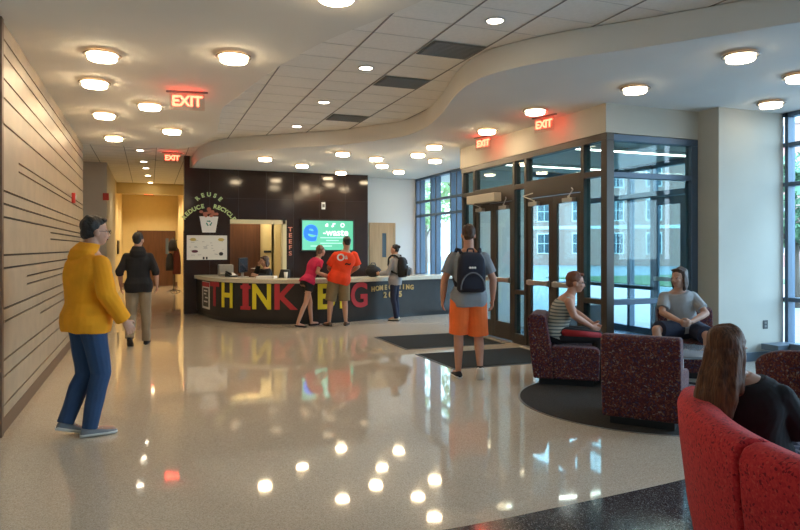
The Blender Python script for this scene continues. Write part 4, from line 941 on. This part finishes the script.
om = person('person in an orange-red T-shirt and khaki shorts standing at the desk', (3.50, 12.52), 82, 1.79,
    dict(P=V(.03, 0, .95), C=V(.13, 0, 1.30), N=V(.17, 0, 1.49), H=V(.18, .03, 1.65), HL=V(-.07, 0, .92), HR=V(.12, 0, .92), AL=V(-.17, 0, .085), AR=V(.16, 0, .085), TL=V(-.24, .14, .03), TR=V(.22, .14, .03), KL=V(-.14, .02, .50), KR=V(.14, .02, .50), EL=V(-.16, .08, 1.16), ER=V(.41, .05, 1.17), WL=V(-.10, .30, 1.06), WR=V(.32, .28, 1.05), yaw=12, pitch=4), (ORR, .85, .32, .032, False), (KHAKIS, 1.0, .030), (TAN, 'shoe'), (HBL, 'crop'), build=1.12)
person('person in a grey hoodie and dark jeans with a black backpack at the desk', (4.90, 13.0), 140, 1.62,
    dict(ER=V(.20, .14, 1.12), WR=V(.12, .34, 1.10), EL=V(-.22, .10, 1.12), WL=V(-.12, .34, 1.10), AL=V(-.08, -.06, .085), TL=V(-.09, .10, .03), yaw=0, pitch=12), (HEATH, 1.9, .2, .024, True), (DENIMD, 2, .014), (BEIGE, 'shoe'), (HBL, 'bun'), build=.95)
person('person in a grey T-shirt and orange shorts walking away towards the doors', (3.53, 6.90), 72, 1.83,
    dict(hw=1, AL=V(-.11, .06, .085), TL=V(-.13, .22, .03), KL=V(-.11, .04, .50), AR=V(.11, -.13, .17), TR=V(.12, -.05, .03), KR=V(.12, .02, .48), EL=V(-.28, -.03, 1.15), ER=V(.28, -.03, 1.15), WL=V(-.29, .07, .91), WR=V(.29, .05, .91)), (GREY, .75, .22, .022, False), (ORA, .95, .036), (BSHOE, 'trainer'), (HBR, 'crop'), skin=SKIN_R, build=1.04, vox=.007)
tk = person('person in a striped tank top and black track trousers sitting in the left armchair', (4.47, 6.42), -28, 1.76,
    dict(P=V(0, -.06, .56), C=V(0, .04, .86), N=V(0, .13, 1.02), H=V(0, .19, 1.16), HL=V(-.09, -.02, .56), HR=V(.09, -.02, .56), KL=V(-.16, .42, .54), KR=V(.14, .42, .54), AL=V(-.15, .46, .10), AR=V(.13, .46, .10), TL=V(-.16, .62, .045), TR=V(.14, .62, .045),
         ER=V(.20, .14, .79), WR=V(.12, .34, .665), EL=V(-.22, .20, .80), WL=V(-.04, .38, .68), pitch=6), (STRP, 0, .1, .012, False), (BLKS, 2, .018), (BSHOE, 'shoe'), (HRD, 'short'), skin=SKIN_R, vox=.007, glasses=True)
person('person in a grey T-shirt and dark shorts sitting by the vestibule glass', (6.13, 6.14), 240, 1.80,
    dict(P=V(.03, -.06, .55), C=V(.09, -.05, .86), N=V(.12, .0, 1.03), H=V(.12, .06, 1.17), HL=V(-.09, -.02, .55), HR=V(.09, -.02, .55), KR=V(.42, .25, .57), KL=V(-.10, .42, .53), AR=V(.38, .42, .10), AL=V(-.12, .46, .10), TR=V(.44, .56, .045), TL=V(-.14, .62, .045),
         ER=V(.32, .10, .76), WR=V(.17, .27, .68), EL=V(-.17, .12, .76), WL=V(.04, .28, .67), yaw=-48, pitch=2, curl=60), (GREYL, .75, .12, .026, False), (NAVY, .9, .030), (BEIGE, 'shoe'), (HBR, 'shaggy'), build=.96, vox=.007)
person('person with long brown hair and a black top on the red sofa', (2.80, 2.325), 30, 1.66,
    dict(P=V(0, -.02, .56), C=V(-.05, -.08, .84), N=V(-.10, -.12, 1.00), H=V(-.14, -.13, 1.13), SX=V(.99, .05, 0), HL=V(-.06, .05, .56), HR=V(.06, -.08, .56), KL=V(.32, .44, .54), KR=V(.42, .26, .54), AL=V(.38, .50, .10), AR=V(.48, .32, .10), TL=V(.50, .60, .045), TR=V(.60, .42, .045),
         ER=V(.17, .02, .72), WR=V(.29, .22, .655), EL=V(-.24, .10, .74), WL=V(.06, .30, .66), yaw=-24, pitch=4, curl=40), (BLKC, 1.0, .12, .022, False), (PLAID, 1.0, .022), (BSHOE, 'shoe'), (HLONG, 'long'), build=.95, waist=.90, vox=.006)
person('seated staff member in a black jacket holding a phone behind the reception desk', (2.47, 14.72), 205, 1.66,
    dict(P=V(0, -.02, .68), C=V(0, .02, 1.02), N=V(0, .04, 1.20), H=V(0, .07, 1.34), HL=V(-.09, 0, .68), HR=V(.09, 0, .68), KL=V(-.10, .42, .62), KR=V(.10, .42, .62), AL=V(-.10, .36, .20), AR=V(.10, .36, .20), TL=V(-.11, .52, .14), TR=V(.11, .52, .14),
         ER=V(.24, .16, 1.06), WR=V(.12, .14, 1.26), EL=V(-.24, .14, .98), WL=V(-.10, .34, 1.02), yaw=0, pitch=6), (BLKC, 1.9, .1, .022, False), (BLKC, 2, .015), (BSHOE, 'shoe'), (HBR, 'shaggy'), build=.92)

def backpack(label, loc, ang, z0, h, w_, m, m2, group='backpacks'):
    t = thing('backpack', label, 'backpack', (loc[0], loc[1], z0), R(ang-90), group)
    def rr_(z, a, d, yc): return [(a*math.copysign(abs(math.cos(k*PI/10))**.6, math.cos(k*PI/10)), yc+d*math.copysign(abs(math.sin(k*PI/10))**.6, math.sin(k*PI/10)), z) for k in range(20)]
    MB().loft([rr_(.0, w_*.42, .06, -.08), rr_(.03, w_*.5, .085, -.09), rr_(h*.5, w_*.5, .095, -.095), rr_(h*.82, w_*.46, .08, -.085), rr_(h*.96, w_*.36, .055, -.07), rr_(h, w_*.22, .03, -.06)]).build('main_bag', m, t, smooth=True)
    MB().loft([rr_(.03, w_*.34, .03, -.19), rr_(.06, w_*.40, .04, -.195), rr_(h*.34, w_*.38, .04, -.195), rr_(h*.44, w_*.26, .025, -.185), rr_(h*.46, w_*.12, .01, -.18)]).build('front_pocket', m, t, smooth=True)
    pts_ = [(w_*.42*math.cos(a), -.232, h*.08+h*.42*math.sin(a)) for a in [k*PI/12 for k in range(13)]]
    MB().tube(pts_, .008).build('pocket_piping', m2, t)
    pa = MB()
    for dx in (-.028, .0, .028): pa.ell((dx, -.192, h*.62), (.014, .006, .014), n=8)
    pa.build('logo_patch', WHT, t)
    for sg in (-1, 1):
        st = MB(); st.tube([(sg*w_*.28, -.03, h*.92), (sg*w_*.36, .03, h*1.06), (sg*w_*.42, .12, h*1.08), (sg*w_*.46, .185, h*.92), (sg*w_*.48, .19, h*.6), (sg*w_*.52, .12, h*.30), (sg*w_*.50, -.02, h*.16)], .020, 8); st.build('shoulder_strap', m, t, smooth=True)
    MB().tube([(-.04, -.04, h), (-.03, -.04, h+.04), (.03, -.04, h+.04), (.04, -.04, h)], .009).build('grab_handle', m, t)
    return t
PKN = cloth('navy_pack', (.016, .018, .032)); PKG = cloth('grey_piping', (.14, .15, .18)); PKB = cloth('black_pack', (.010, .010, .012))
backpack('navy and black backpack worn by the person in orange shorts', (3.497, 6.80), 72, 1.04, .46, .33, PKN, PKG)
backpack('black backpack worn by the student in the grey hoodie', (4.96, 12.93), 140, .93, .43, .30, PKB, PKG)

# print on the back of the orange-red T-shirt, red stripe on the track trousers
shirt = [c for c in om[0].children if c.name.startswith('shirt')][0]
PM = lambda x, z: Matrix.Translation((x, -.165, z)) @ Matrix.Rotation(R(90), 4, 'X')
def printed(mb, name, m):
    o = mb.build(name, m, shirt); w_ = o.modifiers.new('wrap', 'SHRINKWRAP'); w_.target = shirt; w_.wrap_method = 'PROJECT'; w_.use_project_y = True; w_.use_negative_direction = True; w_.use_positive_direction = True; w_.offset = .004; return o
text_mb('O', .19, .004, PM(.04, 1.36) @ Matrix.Rotation(R(12), 4, 'Z'), offset=.006).build('shirt_print', WHT, shirt)
text_mb('&', .10, .004, PM(.15, 1.36)).build('shirt_print', WHT, shirt)
text_mb('~', .20, .004, PM(.18, 1.24), offset=.006).build('shirt_print', BLK, shirt)
tr_ = [c for c in tk[0].children if c.name.startswith('trousers')][0]; j_ = tk[1]
a_ = j_['HR']+V(.085, .06, .03); b_2 = j_['KR']+V(.055, .0, .03)
MB().cap(a_, b_2, .040, .030).build('side_panel', mat('track_red', (.35, .015, .02), .8), tr_, smooth=True)
